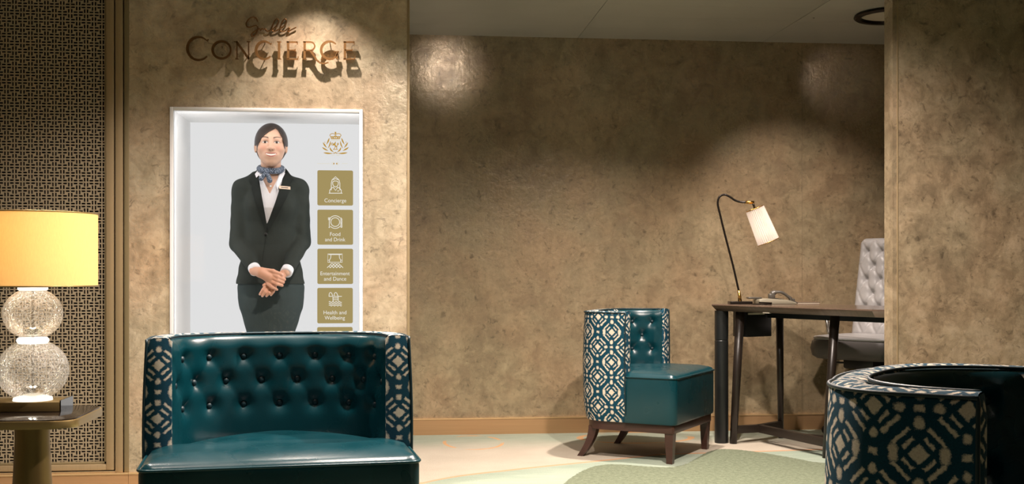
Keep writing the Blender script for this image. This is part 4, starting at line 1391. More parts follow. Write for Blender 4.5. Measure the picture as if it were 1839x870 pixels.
# crest ---------------------------------------------------------------
fc = lambda p: (565 + p[0] / 12.43, 230 + p[1] / 12.43)
YC = YU - .0004
bm = bmesh.new()
def leaf(a, c, w, bend=0.0):
    a, c = Vector(a), Vector(c); d = c - a; nn = Vector((-d.y, d.x)).normalized()
    up, dn = [], []
    for k in range(11):
        f = k / 10; ctr = a + d * f + nn * bend * math.sin(PI * f); h_ = w * math.sin(PI * f ** 0.85) / 2 + 1
        up.append(ctr + nn * h_); dn.append(ctr - nn * h_)
    fill_poly(bm, to_plane([tuple(p) for p in up + dn[::-1]], fc, YC), YC)
for m_ in (1, -1):
    X = lambda x: 465 + m_ * (x - 465)
    for (a, c, w, bd_) in (((330, 222), (262, 372), 30, -6), ((186, 322), (272, 446), 30, 4), ((168, 430), (306, 512), 30, 6), ((196, 552), (410, 570), 32, 6), ((356, 290), (294, 460), 26, -14), ((338, 430), (430, 540), 30, 18)):
        leaf((X(a[0]), a[1]), (X(c[0]), c[1]), w, bd_ * m_)
    leaf((X(222), 308), (X(234), 334), 12)
    flat_rib(bm, to_plane([(X(410), 560), (X(440), 570), (X(470), 545), (X(490), 560)], fc, YC), .0028, YC)
    flat_rib(bm, to_plane([tuple(v_) for v_ in spline([(X(465), 152), (X(430), 130), (X(386), 126), (X(350), 146), (X(342), 172), (X(364), 196)], 5)], fc, YC), .0030, YC)
fill_poly(bm, to_plane([(448, 88), (484, 88), (484, 122), (474, 128), (474, 150), (456, 150), (456, 128), (448, 122)], fc, YC), YC)
for l in ([(362, 196), (568, 196)], [(374, 240), (558, 240)], [(362, 192), (376, 244)], [(568, 192), (554, 244)], [(420, 196), (426, 240)], [(510, 196), (504, 240)], [(440, 190), (465, 168), (490, 190)]):
    flat_rib(bm, to_plane(l, fc, YC), .0040, YC)
for dx_ in (398, 465, 532): fill_poly(bm, to_plane(earc(dx_, 217, 11, 11, 0, 345, 14), fc, YC), YC)
crest = hang(bm_obj('crest', bm, M['ui_gold']), cab)
bm = bmesh.new()
for poly in ([(470, 300), (474, 330), (462, 372), (448, 392), (420, 388), (398, 372), (420, 356), (440, 340)], [(448, 386), (462, 374), (500, 410), (504, 440), (496, 470), (484, 470), (488, 440), (470, 416), (462, 440), (440, 470), (424, 468), (446, 440), (452, 410)]):
    fill_poly(bm, to_plane(poly, fc, YC), YC)
for l in (earc(394, 358, 20, 22, 0, 360, 20), [(500, 412), (512, 380), (506, 352), (522, 332), (536, 356), (522, 378)], [(410, 478), (520, 478)], [(404, 380), (424, 384), (446, 384)]): flat_rib(bm, to_plane(l, fc, YC), .0030, YC)
fill_poly(bm, to_plane(earc(526, 366, 11, 13, 0, 345, 12), fc, YC), YC)
lion = bm_obj('crest_lion', bm, M['ui_gold'], crest)
bm = bmesh.new()
for l in ([(372, 268), (396, 260), (430, 272), (465, 262), (500, 272), (536, 260), (560, 268)], [(380, 284), (550, 284)], [(372, 268), (380, 284)], [(560, 268), (550, 284)]): flat_rib(bm, to_plane(l, fc, YC), .0022, YC)
bm_obj('crest_ribbon', bm, M['ui_faint'], crest)
for l in ([(376, 606), (410, 616), (440, 596)], [(490, 596), (520, 616), (554, 606)]):
    bm = bmesh.new(); flat_rib(bm, to_plane(l, fc, YC), .0022, YC); bm_obj('crest_scroll', bm, M['ui_faint'], crest)
bm = bmesh.new()
for l in ([(60, 795), (340, 795)], [(606, 795), (740, 795)], [(376, 797), (400, 770), (430, 764)], [(376, 797), (400, 824), (430, 830)], [(548, 797), (526, 770), (496, 764)], [(548, 797), (526, 824), (496, 830)]): flat_rib(bm, to_plane(l, fc, YC), .0018, YC)
dv = hang(bm_obj('divider', bm, M['ui_faint']), cab)
bm = bmesh.new()
for dx_ in (430, 495): fill_poly(bm, to_plane(earc(dx_, 797, 16, 18, 0, 345, 14), fc, YC), YC)
bm_obj('divider_dots', bm, M['ui_gold'], dv)

# ------------------------------------------------------------------ the hostess in the cabinet
PYW = 5.53
_pr = P(485, 490, PYW)
PSC = FPX / (_pr.x * SN + PYW * CS)            # px per metre at her depth
dcam = Vector((-_pr.x, -PYW))
PRZ = math.atan2(dcam.y, dcam.x) + PI / 2
PZ0 = CAB[2] + 0.010
pers = empty('person', (_pr.x, PYW, PZ0), PRZ, 'smiling hostess in a black suit and neck scarf, hands folded, inside the display', 'person')
def q(px, py): return ((px - 485) / PSC, 1.0 + (HY - py) / PSC - PZ0)

class Field:
    def __init__(self, lo, hi, h):
        self.lo = np.array(lo, float); self.h = h
        n = [int(math.ceil((b - a) / h)) + 1 for a, b in zip(lo, hi)]
        ax = [lo[i] + h * np.arange(n[i]) for i in range(3)]
        self.x = ax[0][:, None, None].astype(np.float32); self.y = ax[1][None, :, None].astype(np.float32); self.z = ax[2][None, None, :].astype(np.float32)
        self.n = n
        self.F = np.full(n, 1.0, np.float32)
    def cone(self, a, b, ra, rb, sx=1.0, sy=1.0):
        a = np.array(a, np.float32); d = np.array(b, np.float32) - a; L2 = float((d * d).sum())
        px, py, pz = self.x - a[0], self.y - a[1], self.z - a[2]
        t = np.clip((px * d[0] + py * d[1] + pz * d[2]) / L2, 0, 1)
        return np.sqrt((px - t * d[0]) ** 2 + (py - t * d[1]) ** 2 + (pz - t * d[2]) ** 2) - (ra + (rb - ra) * t)
    def ell(self, c, r):
        u = ((self.x - c[0]) / r[0]) ** 2 + ((self.y - c[1]) / r[1]) ** 2 + ((self.z - c[2]) / r[2]) ** 2
        v = ((self.x - c[0]) / r[0] ** 2) ** 2 + ((self.y - c[1]) / r[1] ** 2) ** 2 + ((self.z - c[2]) / r[2] ** 2) ** 2
        k0 = np.sqrt(u); return k0 * (k0 - 1) / np.sqrt(v + 1e-9)
    def stack(self, prof):
        """body of elliptical sections: z, cx, cy, rx, ry"""
        P_ = np.array(sorted(prof), np.float32); z = self.z.ravel()
        cx_, cy_, rx, ry = [np.interp(z, P_[:, 0], P_[:, k])[None, None, :].astype(np.float32) for k in (1, 2, 3, 4)]
        d = (np.sqrt(((self.x - cx_) / rx) ** 2 + ((self.y - cy_) / ry) ** 2) - 1) * np.minimum(rx, ry)
        return np.maximum(d, np.maximum(P_[0, 0] - self.z, self.z - P_[-1, 0]))
    def add(self, d, k=0.0): self.F = smin(self.F, d, k); return self
    def cut(self, d, k=0.0): self.F = -smin(-self.F, d, k); return self
    def front(self):
        """first surface met from the front, as a sampler y(x, z)"""
        neg = self.F < 0
        has = neg.any(axis=1); j = neg.argmax(axis=1)
        jj = np.clip(j, 1, self.n[1] - 1)
        I, K = np.indices(j.shape)
        f1, f0 = self.F[I, jj, K], self.F[I, jj - 1, K]
        y = self.lo[1] + self.h * (jj - 1 + f0 / np.where(np.abs(f0 - f1) < 1e-9, 1, f0 - f1))
        y = np.where(has, y, self.lo[1] + self.h * (self.n[1] - 1) * .6)
        for _ in range(4):
            y[1:-1, 1:-1] = (y[1:-1, 1:-1] * 2 + y[2:, 1:-1] + y[:-2, 1:-1] + y[1:-1, 2:] + y[1:-1, :-2]) / 6
        def s(x, z):
            a, c = (x - self.lo[0]) / self.h, (z - self.lo[2]) / self.h
            i = int(min(max(a, 0), y.shape[0] - 2)); k = int(min(max(c, 0), y.shape[1] - 2)); u, v = a - i, c - k
            return float((y[i, k] * (1 - u) + y[i + 1, k] * u) * (1 - v) + (y[i, k + 1] * (1 - u) + y[i + 1, k + 1] * u) * v)
        return s
    def mesh(self):
        F = self.F; lo, h = self.lo, self.h
        s = F < 0
        nx, ny, nz = F.shape
        acc = np.zeros((nx - 1, ny - 1, nz - 1, 3), np.float32); cnt = np.zeros((nx - 1, ny - 1, nz - 1), np.float32)
        for axis in range(3):
            sl0 = [slice(None)] * 3; sl1 = [slice(None)] * 3
            sl0[axis] = slice(0, -1); sl1[axis] = slice(1, None)
            a, b = F[tuple(sl0)], F[tuple(sl1)]
            cr = (a < 0) != (b < 0)
            t = np.where(cr, a / np.where(cr, a - b, 1), 0)
            oth = [i for i in range(3) if i != axis]
            for u in (0, 1):
                for v in (0, 1):
                    sel = [slice(None)] * 3
                    sel[oth[0]] = slice(u, u + F.shape[oth[0]] - 1); sel[oth[1]] = slice(v, v + F.shape[oth[1]] - 1)
                    c = cr[tuple(sel)].astype(np.float32); tt = t[tuple(sel)]
                    acc[..., axis] += c * tt; acc[..., oth[0]] += c * u; acc[..., oth[1]] += c * v; cnt += c
        act = cnt > 0
        idx = np.full(act.shape, -1, np.int64); idx[act] = np.arange(act.sum())
        cell = np.argwhere(act)
        V = (cell + acc[act] / cnt[act][:, None]) * h + lo
        faces = []
        for axis in range(3):
            sl0 = [slice(1, -1)] * 3; sl1 = [slice(1, -1)] * 3
            sl0[axis] = slice(0, -1); sl1[axis] = slice(1, None)
            a, b = s[tuple(sl0)], s[tuple(sl1)]
            e = np.argwhere(a != b)
            if len(e) == 0: continue
            fl = a[tuple(e.T)]
            base = e + 1; base[:, axis] -= 1
            o1, o2 = [(1, 2), (2, 0), (0, 1)][axis]
            d1 = np.zeros(3, int); d1[o1] = 1; d2 = np.zeros(3, int); d2[o2] = 1
            c = [idx[tuple((base - dd).T)] for dd in (d1 + d2, d2, 0 * d1, d1)]
            Q = np.stack(c, 1)
            Q[~fl] = Q[~fl][:, ::-1]
            faces.append(Q)
        return V, np.concatenate(faces)
def smin(a, b, k):
    if k <= 0: return np.minimum(a, b)
    h = np.maximum(k - np.abs(a - b), 0) / k
    return np.minimum(a, b) - h * h * k * 0.25

def np_obj(name, V, F, mat, parent, col=None):
    me = bpy.data.meshes.new(name)
    me.vertices.add(len(V)); me.vertices.foreach_set('co', np.ascontiguousarray(V, np.float32).ravel())
    me.loops.add(len(F) * 4); me.loops.foreach_set('vertex_index', np.ascontiguousarray(F, np.int32).ravel())
    me.polygons.add(len(F)); me.polygons.foreach_set('loop_start', np.arange(0, len(F) * 4, 4, dtype=np.int32))
    me.update(calc_edges=True); me.validate()
    me.polygons.foreach_set('use_smooth', [True] * len(me.polygons))
    me.materials.append(mat)
    if col is not None:
        at = me.color_attributes.new('Col', 'FLOAT_COLOR', 'POINT')
        at.data.foreach_set('color', np.concatenate([col, np.ones((len(col), 1))], 1).astype(np.float32).ravel())
    o = bpy.data.objects.new(name, me); COL.objects.link(o); o.parent = parent
    return o

def mat_skin():
    t = NT('skin')
    a = t.n('ShaderNodeVertexColor'); a.layer_name = 'Col'
    nd = t.bsdf(a.outputs[0], 0.48, 0.0, 0.35)
    return t.done(nd)
M['skin'] = mat_skin()
def mat_cloth(name, c, bs=500, rough=0.9):
    t = NT(name); p = t.coord('Object')
    w = t.noise(t.mapping(p, scale=(1, 1, 1)), bs, 2); f = t.noise(t.mapping(p, scale=(1, 1, .6)), 16, 3, .6)
    cl_ = lin(c); col = t.mix(w, tuple(v * .8 for v in cl_), tuple(v * 1.2 for v in cl_))
    return t.done(t.bsdf(col, rough, 0, .2, t.bump(t.math('ADD', t.math('MULTIPLY', w, .15), f), .35, .012)))
M['suit'] = mat_cloth('suit_black', (47, 52, 49))
M['skirt'] = mat_cloth('skirt_charcoal', (54, 63, 63))
M['lapel'] = mat_cloth('lapel_black', (36, 40, 38))
M['shirt'] = mat_cloth('shirt_white', (236, 236, 242))
M['tights'] = plain('tights', (70, 56, 48), .6)
M['shoe'] = plain('shoe_black', (22, 22, 22), .3)
def mat_hair():
    t = NT('hair'); p = t.coord('Object')
    n_ = t.noise(t.mapping(p, scale=(60, 60, 260), rot=(0.3, 0.7, 0)), 1.0, 3, .6)
    col = t.mix(n_, lin((28, 20, 17)), lin((66, 50, 42)))
    return t.done(t.bsdf(col, .38, 0, .5, t.bump(n_, .3, .003)))
M['hair'] = mat_hair()
def mat_scarf():
    t = NT('scarf'); p = t.coord('Object')
    v = t.n('ShaderNodeTexVoronoi'); t.link(p, v.inputs['Vector']); v.inputs['Scale'].default_value = 260
    col = t.ramp(v.outputs['Distance'], [(0.2, lin((182, 190, 204))), (0.42, lin((84, 98, 118))), (0.7, lin((44, 58, 76)))])
    return t.done(t.bsdf(col, .55, 0, .4))
M['scarf'] = mat_scarf()

SK = np.array(lin((212, 170, 146)))
# ---- head (fine field) -------------------------------------------------
cxh = q(486.5, 0)[0]
def hz(py): return q(0, py)[1]
EYE, BROW, NOSE, MOUTH, CHIN, TOP = hz(259.5), hz(252), hz(272.5), hz(281), hz(298.5), hz(223.5)
hd_ = Field((cxh - .094, -.135, CHIN - .075), (cxh + .094, .125, TOP + .012), .0018)
skull_c = (cxh, .012, TOP - .086)
H = hd_
H.add(H.ell(skull_c, (.069, .092, .086)))
H.add(H.ell((cxh, -.022, EYE - .012), (.0590, .070, .080)), .03)
H.add(H.ell((cxh, -.036, MOUTH - .001), (.0455, .050, .042)), .03)          # jaw
H.add(H.ell((cxh, -.058, CHIN + .015), (.021, .024, .016)), .022)           # chin
for s_ in (-1, 1):
    H.add(H.ell((cxh + s_ * .034, -.060, EYE - .026), (.024, .024, .020)), .018)   # cheek
    H.add(H.cone((cxh + s_ * .010, -.083, BROW + .001), (cxh + s_ * .044, -.068, BROW - .001), .008, .006), .014)
    H.cut(H.ell((cxh + s_ * .027, -.098, EYE), (.019, .016, .0105)), .010)          # socket
    H.add(H.ell((cxh + s_ * .027, -.0715, EYE), (.0155, .0135, .0115)), .003)       # lidded eyeball
    H.add(H.ell((cxh + s_ * .071, .012, EYE - .014), (.008, .016, .026)), .008)     # ear
H.add(H.cone((cxh, -.086, EYE + .006), (cxh, -.104, NOSE + .005), .0075, .0105), .010)
for s_ in (-1, 1): H.add(H.ell((cxh + s_ * .0115, -.093, NOSE + .004), (.008, .010, .007)), .006)
for s_ in (-1, 1): H.cut(H.ell((cxh + s_ * .006, -.101, NOSE - .003), (.0035, .005, .003)), .002)
H.add(H.ell((cxh, -.080, MOUTH), (.031, .016, .017)), .014)                  # mouth mound
H.cut(H.cone((cxh - .026, -.092, MOUTH + .004), (cxh, -.0985, MOUTH - .001), .002, .003), .004)
H.cut(H.cone((cxh + .026, -.092, MOUTH + .004), (cxh, -.0985, MOUTH - .001), .002, .003), .004)
H.add(H.cone((cxh, .018, CHIN + .035), (cxh, .020, CHIN - .085), .047, .048), .014)   # neck
V1, F1 = H.mesh()
def head_color(V):
    x, y, z = V[:, 0] - cxh, V[:, 1], V[:, 2]
    C = np.tile(SK, (len(V), 1)); fr_ = (y < -.02)
    def blend(m, c):
        nonlocal C
        m = np.clip(m, 0, 1)[:, None]; C = C * (1 - m) + np.array(lin(c)) * m
    ax = np.abs(x)
    blend(.35 * np.exp(-((ax - .036) / .016) ** 2 - ((z - EYE + .026) / .014) ** 2) * fr_, (214, 128, 108))
    ux = (ax - .027)
    sm = lambda v, w=.0012: np.clip(.5 - v / w, 0, 1)
    # brow
    bz = BROW + .0015 + .004 * (1 - ((ax - .032) / .018) ** 2)
    blend(.95 * sm(np.abs(z - bz) - .0027 * (1.25 - (ax - .012) / .05)) * sm(np.abs(ax - .029) - .0175, .003) * fr_, (70, 48, 38))
    u = ux / .0138
    up, dn = EYE + .0056 * (1 - u * u), EYE - .0040 * (1 - u * u)
    ins = sm(np.abs(u) - 1, .1)
    blend(.35 * np.exp(-(ux / .014) ** 2 - ((z - EYE - .006) / .006) ** 2) * fr_, (130, 88, 74))
    eye_m = sm(z - up) * sm(dn - z) * ins * fr_
    blend(eye_m, (226, 220, 214))
    blend(eye_m * sm(np.sqrt(ux ** 2 + (z - EYE - .0006) ** 2) - .0058), (40, 28, 22))
    blend(.95 * sm(np.abs(z - up - .0010) - .0011) * sm(np.abs(u) - 1.12, .15) * fr_, (34, 24, 22))
    blend(.45 * sm(np.abs(z - dn + .0006) - .0006) * ins * fr_, (90, 60, 52))
    # mouth: lips round a row of teeth
    w = .0270
    v = ax / w
    mid = MOUTH - .0012 + .0062 * v * v
    th = np.clip(1 - v * v, 0, 1) ** .6
    lip_u, lip_l = mid + .0085 * th, mid - .0090 * th
    lm_ = sm(z - lip_u) * sm(lip_l - z) * sm(v - 1, .08) * fr_
    blend(lm_, (188, 98, 94))
    tm = sm(z - mid - .0042 * th) * sm(mid - .0042 * th - z) * sm(v - .88, .08) * fr_
    blend(tm, (246, 240, 232))
    blend(.6 * sm(np.sqrt((ax - .006) ** 2 + ((z - NOSE + .002) * 1.4) ** 2) - .0030) * fr_, (120, 70, 58))
    return C
C1 = head_color(V1)
# ---- hands -------------------------------------------------------------
HYd = -.190
hnd = Field((q(440, 0)[0], HYd - .045, q(0, 536)[1]), (q(530, 0)[0], HYd + .075, q(0, 474)[1]), .0019)
G = hnd
def p3(px, py, y): a = q(px, py); return (a[0], y, a[1])
# lower hand (her left), fingers hanging below the upper hand
G.add(G.cone(p3(512, 488, HYd + .034), p3(496, 504, HYd + .020), .019, .021))
G.add(G.cone(p3(500, 500, HYd + .020), p3(486, 513, HYd + .014), .020, .018), .012)
for (a, m_, c, r) in (((479, 511), (473, 520), (468, 527.5), .0078), ((483, 515), (477, 524), (472, 530.5), .0080), ((488.5, 517), (483.5, 525), (479, 530.5), .0078), ((494, 516), (490.5, 523), (486.5, 529), .0070)):
    G.add(G.cone(p3(*a, HYd + .006), p3(*m_, HYd - .003), r, r * .95), .004); G.add(G.cone(p3(*m_, HYd - .003), p3(*c, HYd + .004), r * .95, r * .76), .003)
G.add(G.cone(p3(484, 506, HYd + .004), p3(474.5, 512, HYd + .002), .0085, .007), .003)
# upper hand (her right) laid across it
up_ = G.cone(p3(457, 487, HYd + .022), p3(470, 490, HYd - .004), .020, .021)
up_ = smin(up_, G.cone(p3(470, 490, HYd - .004), p3(484, 497, HYd - .010), .023, .022), .014)
up_ = smin(up_, G.cone(p3(478, 496, HYd - .006), p3(486, 507, HYd - .006), .018, .014), .012)
for (a, m_, c, r) in (((486, 491.5), (498, 497.5), (509.5, 502), .0088), ((487.5, 498), (498, 503.5), (507.5, 507), .0086), ((485, 504.5), (496, 509.5), (505.5, 512.5), .0082), ((481, 509.5), (489, 515.5), (496.5, 519.5), .0074)):
    f_ = smin(G.cone(p3(*a, HYd - .014), p3(*m_, HYd - .024), r, r * .97), G.cone(p3(*m_, HYd - .024), p3(*c, HYd - .012), r * .97, r * .80), .003)
    up_ = smin(up_, f_, .004)
th_ = smin(G.cone(p3(477, 486, HYd - .008), p3(490, 487.5, HYd - .020), .011, .0098), G.cone(p3(490, 487.5, HYd - .020), p3(505, 493.5, HYd - .020), .0096, .0078), .004)
up_ = smin(up_, th_, .006)
G.add(up_, .0025)
V2, F2 = G.mesh()
C2 = np.tile(np.array(lin((216, 164, 138))), (len(V2), 1))
for (tx, tz) in ((507, 493.5), (467.5, 529), (471.5, 532), (478.5, 532), (486.3, 530.5)):
    a = q(tx, tz); d_ = np.sqrt((V2[:, 0] - a[0]) ** 2 + (V2[:, 2] - a[1]) ** 2)
    m_ = np.clip(1.4 - d_ / .0045, 0, 1)[:, None] * (V2[:, 1] < HYd + .002)[:, None]
    C2 = C2 * (1 - m_ * .7) + np.array(lin((244, 208, 196))) * m_ * .7
# ---- torso, arms and legs under the clothes -----------------------------
SHL, SHR = q(438, 343), q(534, 341)
ELL_, ELR = q(431, 437), q(540, 433)
WRL, WRR = q(460, 486), q(513, 489)
def torso_prof(e=0.0):
    T = [(CHIN - .012, .018, .047, .047), (CHIN - .045, .016, .062, .052), (CHIN - .075, .012, .095, .062), (CHIN - .11, .006, .128, .078), (hz(375), -.004, .132, .098), (hz(410), .004, .118, .088), (hz(440), .006, .116, .084), (hz(475), .008, .138, .096), (hz(508), .010, .154, .106), (hz(525), .012, .153, .110)]
    return [(z, (cxh * .5), cy, rx + e, ry + e) for z, cy, rx, ry in T]
bd2 = Field((-.22, -.20, 0), (.22, .16, CHIN), .0075)
B = bd2
B.add(B.stack([(z, c, cy, rx - (.008 if z > hz(390) else .026), ry - (.008 if z > hz(390) else .026)) for z, c, cy, rx, ry in torso_prof()]))
for (s_, e_, w_) in ((SHL, ELL_, WRL), (SHR, ELR, WRR)):
    B.add(B.cone((s_[0], .01, s_[1]), (e_[0], .02, e_[1]), .040, .034), .02)
    B.add(B.cone((e_[0], .02, e_[1]), (w_[0], HYd + .03, w_[1]), .032, .021), .01)
HIP = hz(545)
for s_ in (-1, 1):
    B.add(B.cone((s_ * .056, .012, HIP), (s_ * .046, .010, .47), .058, .044), .02)
    B.add(B.cone((s_ * .046, .010, .47), (s_ * .056, .030, .075), .044, .030), .01)
    B.add(B.cone((s_ * .056, .026, .040), (s_ * .062, -.085, .030), .028, .026), .02)
B.add(B.cone((-.03, .012, HIP + .04), (.03, .012, HIP + .04), .08, .08), .03)
V3, F3 = B.mesh()
C3 = np.where((V3[:, 2] < HIP)[:, None], np.array(lin((120, 92, 78)))[None], SK[None])
Vb = np.concatenate([V1, V2, V3]); Fb = np.concatenate([F1, F2 + len(V1), F3 + len(V1) + len(V2)])
body_o = np_obj('body', Vb, Fb, M['skin'], pers, np.concatenate([C1, C2, C3]))
# ---- hair --------------------------------------------------------------
hr = Field((cxh - .10, -.13, CHIN + .01), (cxh + .10, .15, TOP + .02), .0024)
K = hr
K.add(K.ell((cxh + .002, .014, TOP - .0835), (.0765, .098, .0905)))
K.add(K.ell((cxh, -.022, EYE - .012), (.0675, .0780, .0880)), .03)
K.add(K.ell((cxh + .002, .035, EYE - .012), (.070, .072, .062)), .02)
K.add(K.ell((cxh, .105, EYE + .000), (.036, .034, .034)), .015)                     # bun
hl = np.array([q(p[0] - (1.5 if p[0] < 488 else 0), p[1] - 3.5) for p in ((448, 292), (462, 284), (464.5, 274), (467.5, 264), (471.5, 257), (477, 250.5), (484, 244.5), (490, 240), (495, 236.5), (498.5, 240), (502.5, 246), (506, 254), (508.5, 263), (510.5, 273), (524, 286))])
zl = np.interp(K.x.ravel(), hl[:, 0], hl[:, 1])[:, None, None]
window = np.maximum(K.z - zl, K.y - (-.012 + .0 * K.z))
K.cut(window.astype(np.float32), .006)
ear = np.maximum(np.maximum(K.z - (EYE - .010), K.y - .030), -(np.abs(K.x - cxh) - .066))
K.cut(ear.astype(np.float32), .006)
pa, pb_ = q(495.5, 240), q(491, 221)
K.cut(K.cone((pa[0], -.100, pa[1]), (pb_[0], -.020, pb_[1] + .004), .0026, .0026), .004)
V4, F4 = K.mesh()
np_obj('hair', V4, F4, M['hair'], pers)
# ---- shirt -------------------------------------------------------------
sf = Field((-.16, -.14, hz(440)), (.16, .11, CHIN - .004), .0036)
S_ = sf
S_.add(S_.stack([(z, c, cy, rx - .002, ry - .002) for z, c, cy, rx, ry in torso_prof()]))
def vcut(fld, pl, pr, ymax=.0):
    """removes the front of a garment between two edge lines given as z -> x"""
    L = np.array(sorted([(b, a) for a, b in pl])); R = np.array(sorted([(b, a) for a, b in pr]))
    z = fld.z.ravel()
    xl = np.interp(z, L[:, 0], L[:, 1])[None, None, :]; xr = np.interp(z, R[:, 0], R[:, 1])[None, None, :]
    zmin = max(L[0, 0], R[0, 0])
    d = np.maximum(np.maximum(xl - fld.x, fld.x - xr), np.maximum(fld.y - ymax, zmin - fld.z))
    fld.cut(d.astype(np.float32), .002)
vcut(S_, [q(471, 296), q(473, 325), q(484, 350)], [q(504, 296), q(498, 322), q(484.6, 350)], .012)
V5, F5 = S_.mesh()
so = np_obj('shirt', V5, F5, M['shirt'], pers)
# ---- jacket ------------------------------------------------------------
jf = Field((-.225, -.245, hz(511)), (.225, .155, CHIN + .004), .0042)
J = jf
J.add(J.stack([(z, c, cy, rx + .006, ry + .006) for z, c, cy, rx, ry in torso_prof() if z < CHIN - .02]))
J.add(J.cone((.062, .020, CHIN - .055), (SHR[0] - .004, .012, SHR[1] + .006), .030, .048), .035)
J.add(J.cone((-.062, .020, CHIN - .055), (SHL[0] + .004, .012, SHL[1] + .006), .030, .048), .035)
J.add(J.ell((-.052 + cxh, -.066, hz(372)), (.052, .045, .055)), .04)
J.add(J.ell((.052 + cxh, -.066, hz(372)), (.052, .045, .055)), .04)
for (s_, e_, w_) in ((SHL, ELL_, WRL), (SHR, ELR, WRR)):
    J.add(J.cone((s_[0], .010, s_[1] + .004), (e_[0], .018, e_[1]), .053, .0455), .018)
    d_ = np.array((w_[0] - e_[0], HYd + .030 - .018, w_[1] - e_[1])); d_ = d_ * (1 - .040 / np.linalg.norm(d_))
    J.add(J.cone((e_[0], .018, e_[1]), tuple(np.array((e_[0], .018, e_[1])) + d_), .0450, .0315), .012)
rip = .0009 * np.sin(95 * (J.z + .5 * J.x)) * np.exp(-((np.abs(J.x) - .16) / .06) ** 2)
J.F = J.F + rip.astype(np.float32)
jfront = J.front()
vcut(J, [q(463, 300), q(466, 325), q(472, 362), q(479.4, 404)], [q(512, 296), q(505, 330), q(494, 366), q(480, 404)], .004)
V6, F6 = J.mesh()
jo = np_obj('jacket', V6, F6, M['suit'], pers)
# ---- skirt -------------------------------------------------------------
kf = Field((-.20, -.16, hz(690)), (.20, .18, hz(502)), .004)
Q_ = kf
Q_.add(Q_.stack([(hz(500), .003, .010, .148, .102), (hz(515), .005, .012, .156, .112), (hz(535), .005, .014, .156, .118), (hz(555), .006, .012, .147, .114), (hz(575), .006, .010, .130, .104), (hz(600), .004, .010, .112, .098), (hz(640), .003, .010, .106, .092), (hz(690), .003, .010, .108, .090)]))
wr = .0007 * np.sin(70 * (Q_.z + .35 * np.abs(Q_.x))) + 0 * Q_.x + 0 * Q_.y
Q_.F = Q_.F + wr.astype(np.float32)
V7, F7 = Q_.mesh()
np_obj('skirt', V7, F7, M['skirt'], pers)
# ---- scarf with knot and tails -------------------------------------------
cf = Field((-.075, -.13, hz(334)), (.085, .085, hz(292)), .0022)
A_ = cf
ang = np.linspace(0, 2 * PI, 21)
for a, b in zip(ang[:-1], ang[1:]):
    f = lambda t: (cxh + .0525 * math.sin(t), .016 - .062 * math.cos(t), hz(307.5) + .012 - .016 * math.cos(t))
    A_.add(A_.cone(f(a), f(b), .0135, .0135), .006)
A_.add(A_.ell(p3(478.5, 309, -.064), (.013, .013, .012)), .004)
A_.add(A_.cone(p3(479, 312, -.074), p3(484.5, 327, -.088), .0085, .0125), .004)
A_.add(A_.cone(p3(478, 313, -.076), p3(469.5, 324, -.086), .0085, .0110), .004)
V8, F8 = A_.mesh()
np_obj('scarf', V8, F8, M['scarf'], pers)
# ---- flat pieces laid on the jacket ---------------------------------------
def sheet(name, poly, surf, off, thick, mat, parent):
    b = bmesh.new()
    pts = []
    for i in range(len(poly)):
        a, c = Vector(poly[i]), Vector(poly[(i + 1) % len(poly)]); m_ = max(1, int((c - a).length / 3.0))
        pts += [a.lerp(c, k / m_) for k in range(m_)]
    vs_ = [b.verts.new((q(p.x, p.y)[0], 0, q(p.x, p.y)[1])) for p in pts]
    b.faces.new(vs_)
    bmesh.ops.triangulate(b, faces=list(b.faces))
    for _ in range(3):
        ed = [e for e in b.edges if e.calc_length() > .010]
        if not ed: break
        bmesh.ops.subdivide_edges(b, edges=ed, cuts=1); bmesh.ops.triangulate(b, faces=[f for f in b.faces if len(f.verts) > 3])
    for v in b.verts: v.co.y = surf(v.co.x, v.co.z) - off
    bmesh.ops.recalc_face_normals(b, faces=b.faces)
    if sum(f.normal.y for f in b.faces) > 0: bmesh.ops.reverse_faces(b, faces=b.faces)
    r = bmesh.ops.extrude_face_region(b, geom=list(b.faces))
    for v in [g_ for g_ in r['geom'] if isinstance(g_, bmesh.types.BMVert)]: v.co.y -= thick
    return bm_obj(name, b, mat, parent, auto=50)
sheet('lapel', [(462, 306), (452, 316), (448, 326), (455, 333), (452, 338), (458, 362), (477, 418), (480, 408), (472, 364), (465, 330)], jfront, .001, .005, M['lapel'], jo)
sheet('lapel', [(512.5, 302), (520, 312), (527, 322), (519, 330), (523, 335), (512, 362), (482, 420), (479.6, 408), (494, 366), (505, 332)], jfront, .001, .005, M['lapel'], jo)
sheet('shirt_collar', [(470, 303), (463, 307), (458.5, 314), (461, 321), (466, 316), (470, 330), (473, 326), (471, 312)], jfront, .004, .003, M['shirt'], so)
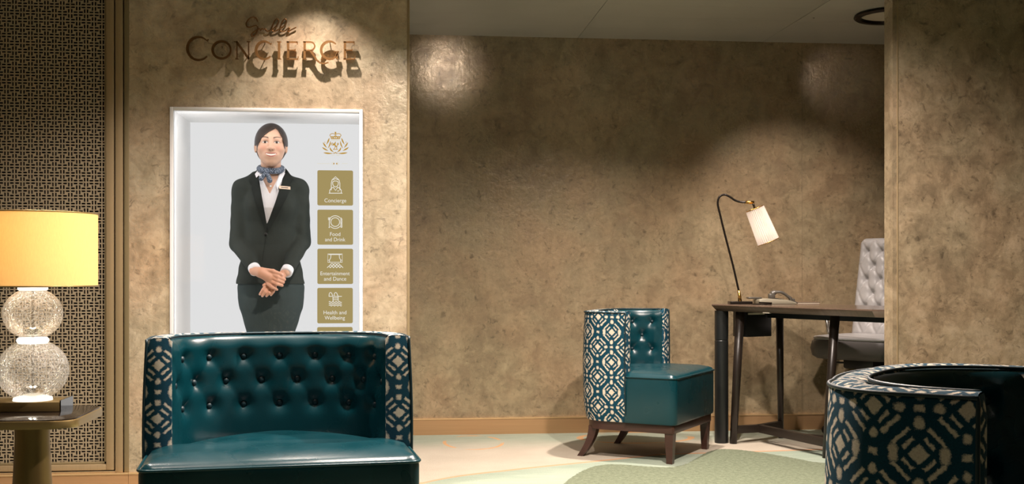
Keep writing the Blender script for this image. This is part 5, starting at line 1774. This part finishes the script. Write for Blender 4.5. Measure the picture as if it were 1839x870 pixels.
sheet('shirt_collar', [(505, 300), (510.5, 302), (512, 310), (505, 326), (497, 344), (496, 332), (502, 314)], jfront, .004, .003, M['shirt'], so)
bdg = sheet('name_badge', [(500.5, 335.5), (520.5, 336.5), (520.5, 342), (500.5, 341)], jfront, .004, .003, plain('badge_gold', (226, 200, 176), .35, .3), jo)
sheet('badge_print', [(504, 337.6), (516.5, 338.4), (516.5, 340.0), (504, 339.2)], lambda x, z: jfront(x, z) - .007, .0002, .0004, plain('badge_ink', (96, 80, 70), .6), bdg)
sheet('hem_seam', [(477.5, 424), (479, 424), (472, 470), (470.8, 470)], jfront, .000, .0012, M['lapel'], jo)
bx3, bz3 = q(477.5, 422)
V, F = lathe_data([(.001, .004), (.006, .0035), (.0075, .001), (.007, -.003)], 16)
bt = mesh_obj('jacket_button', V, F, M['shoe'], jo, True); bt.location = (bx3, jfront(bx3, bz3) - .003, bz3); bt.rotation_euler = (PI / 2, 0, 0)
for (sl, e_, w_) in ((-1, ELL_, WRL), (1, ELR, WRR)):
    e3, w3 = Vector((e_[0], .018, e_[1])), Vector((w_[0], HYd + .030, w_[1])); d3 = (w3 - e3).normalized()
    tube('shirt_cuff', [w3 - d3 * .045, w3 - d3 * .012, w3 + d3 * .006, w3 + d3 * .0065], [.026, .0285, .0285, .0240], M['shirt'], so, 24)
pend = q(486, 336.5)
V, F = lathe_data([(.0005, .004), (.0035, .0028), (.0045, 0), (.0035, -.0028), (.0005, -.004)], 12)
o = mesh_obj('pendant', V, F, M['ui_white'], pers, True); o.location = (pend[0], -.074, pend[1])
for s_ in (-1, 1):
    shf = Field((s_ * .06 - .05, -.135, 0), (s_ * .06 + .05, .075, .075), .005)
    shf.add(shf.cone((s_ * .056, .035, .036), (s_ * .064, -.095, .030), .034, .028)); shf.cut((shf.z - .062) + 0 * shf.x + 0 * shf.y); shf.F = np.maximum(shf.F, (.002 - shf.z) + 0 * shf.F)
    v_, f_ = shf.mesh(); np_obj('shoe', v_, f_, M['shoe'], pers)
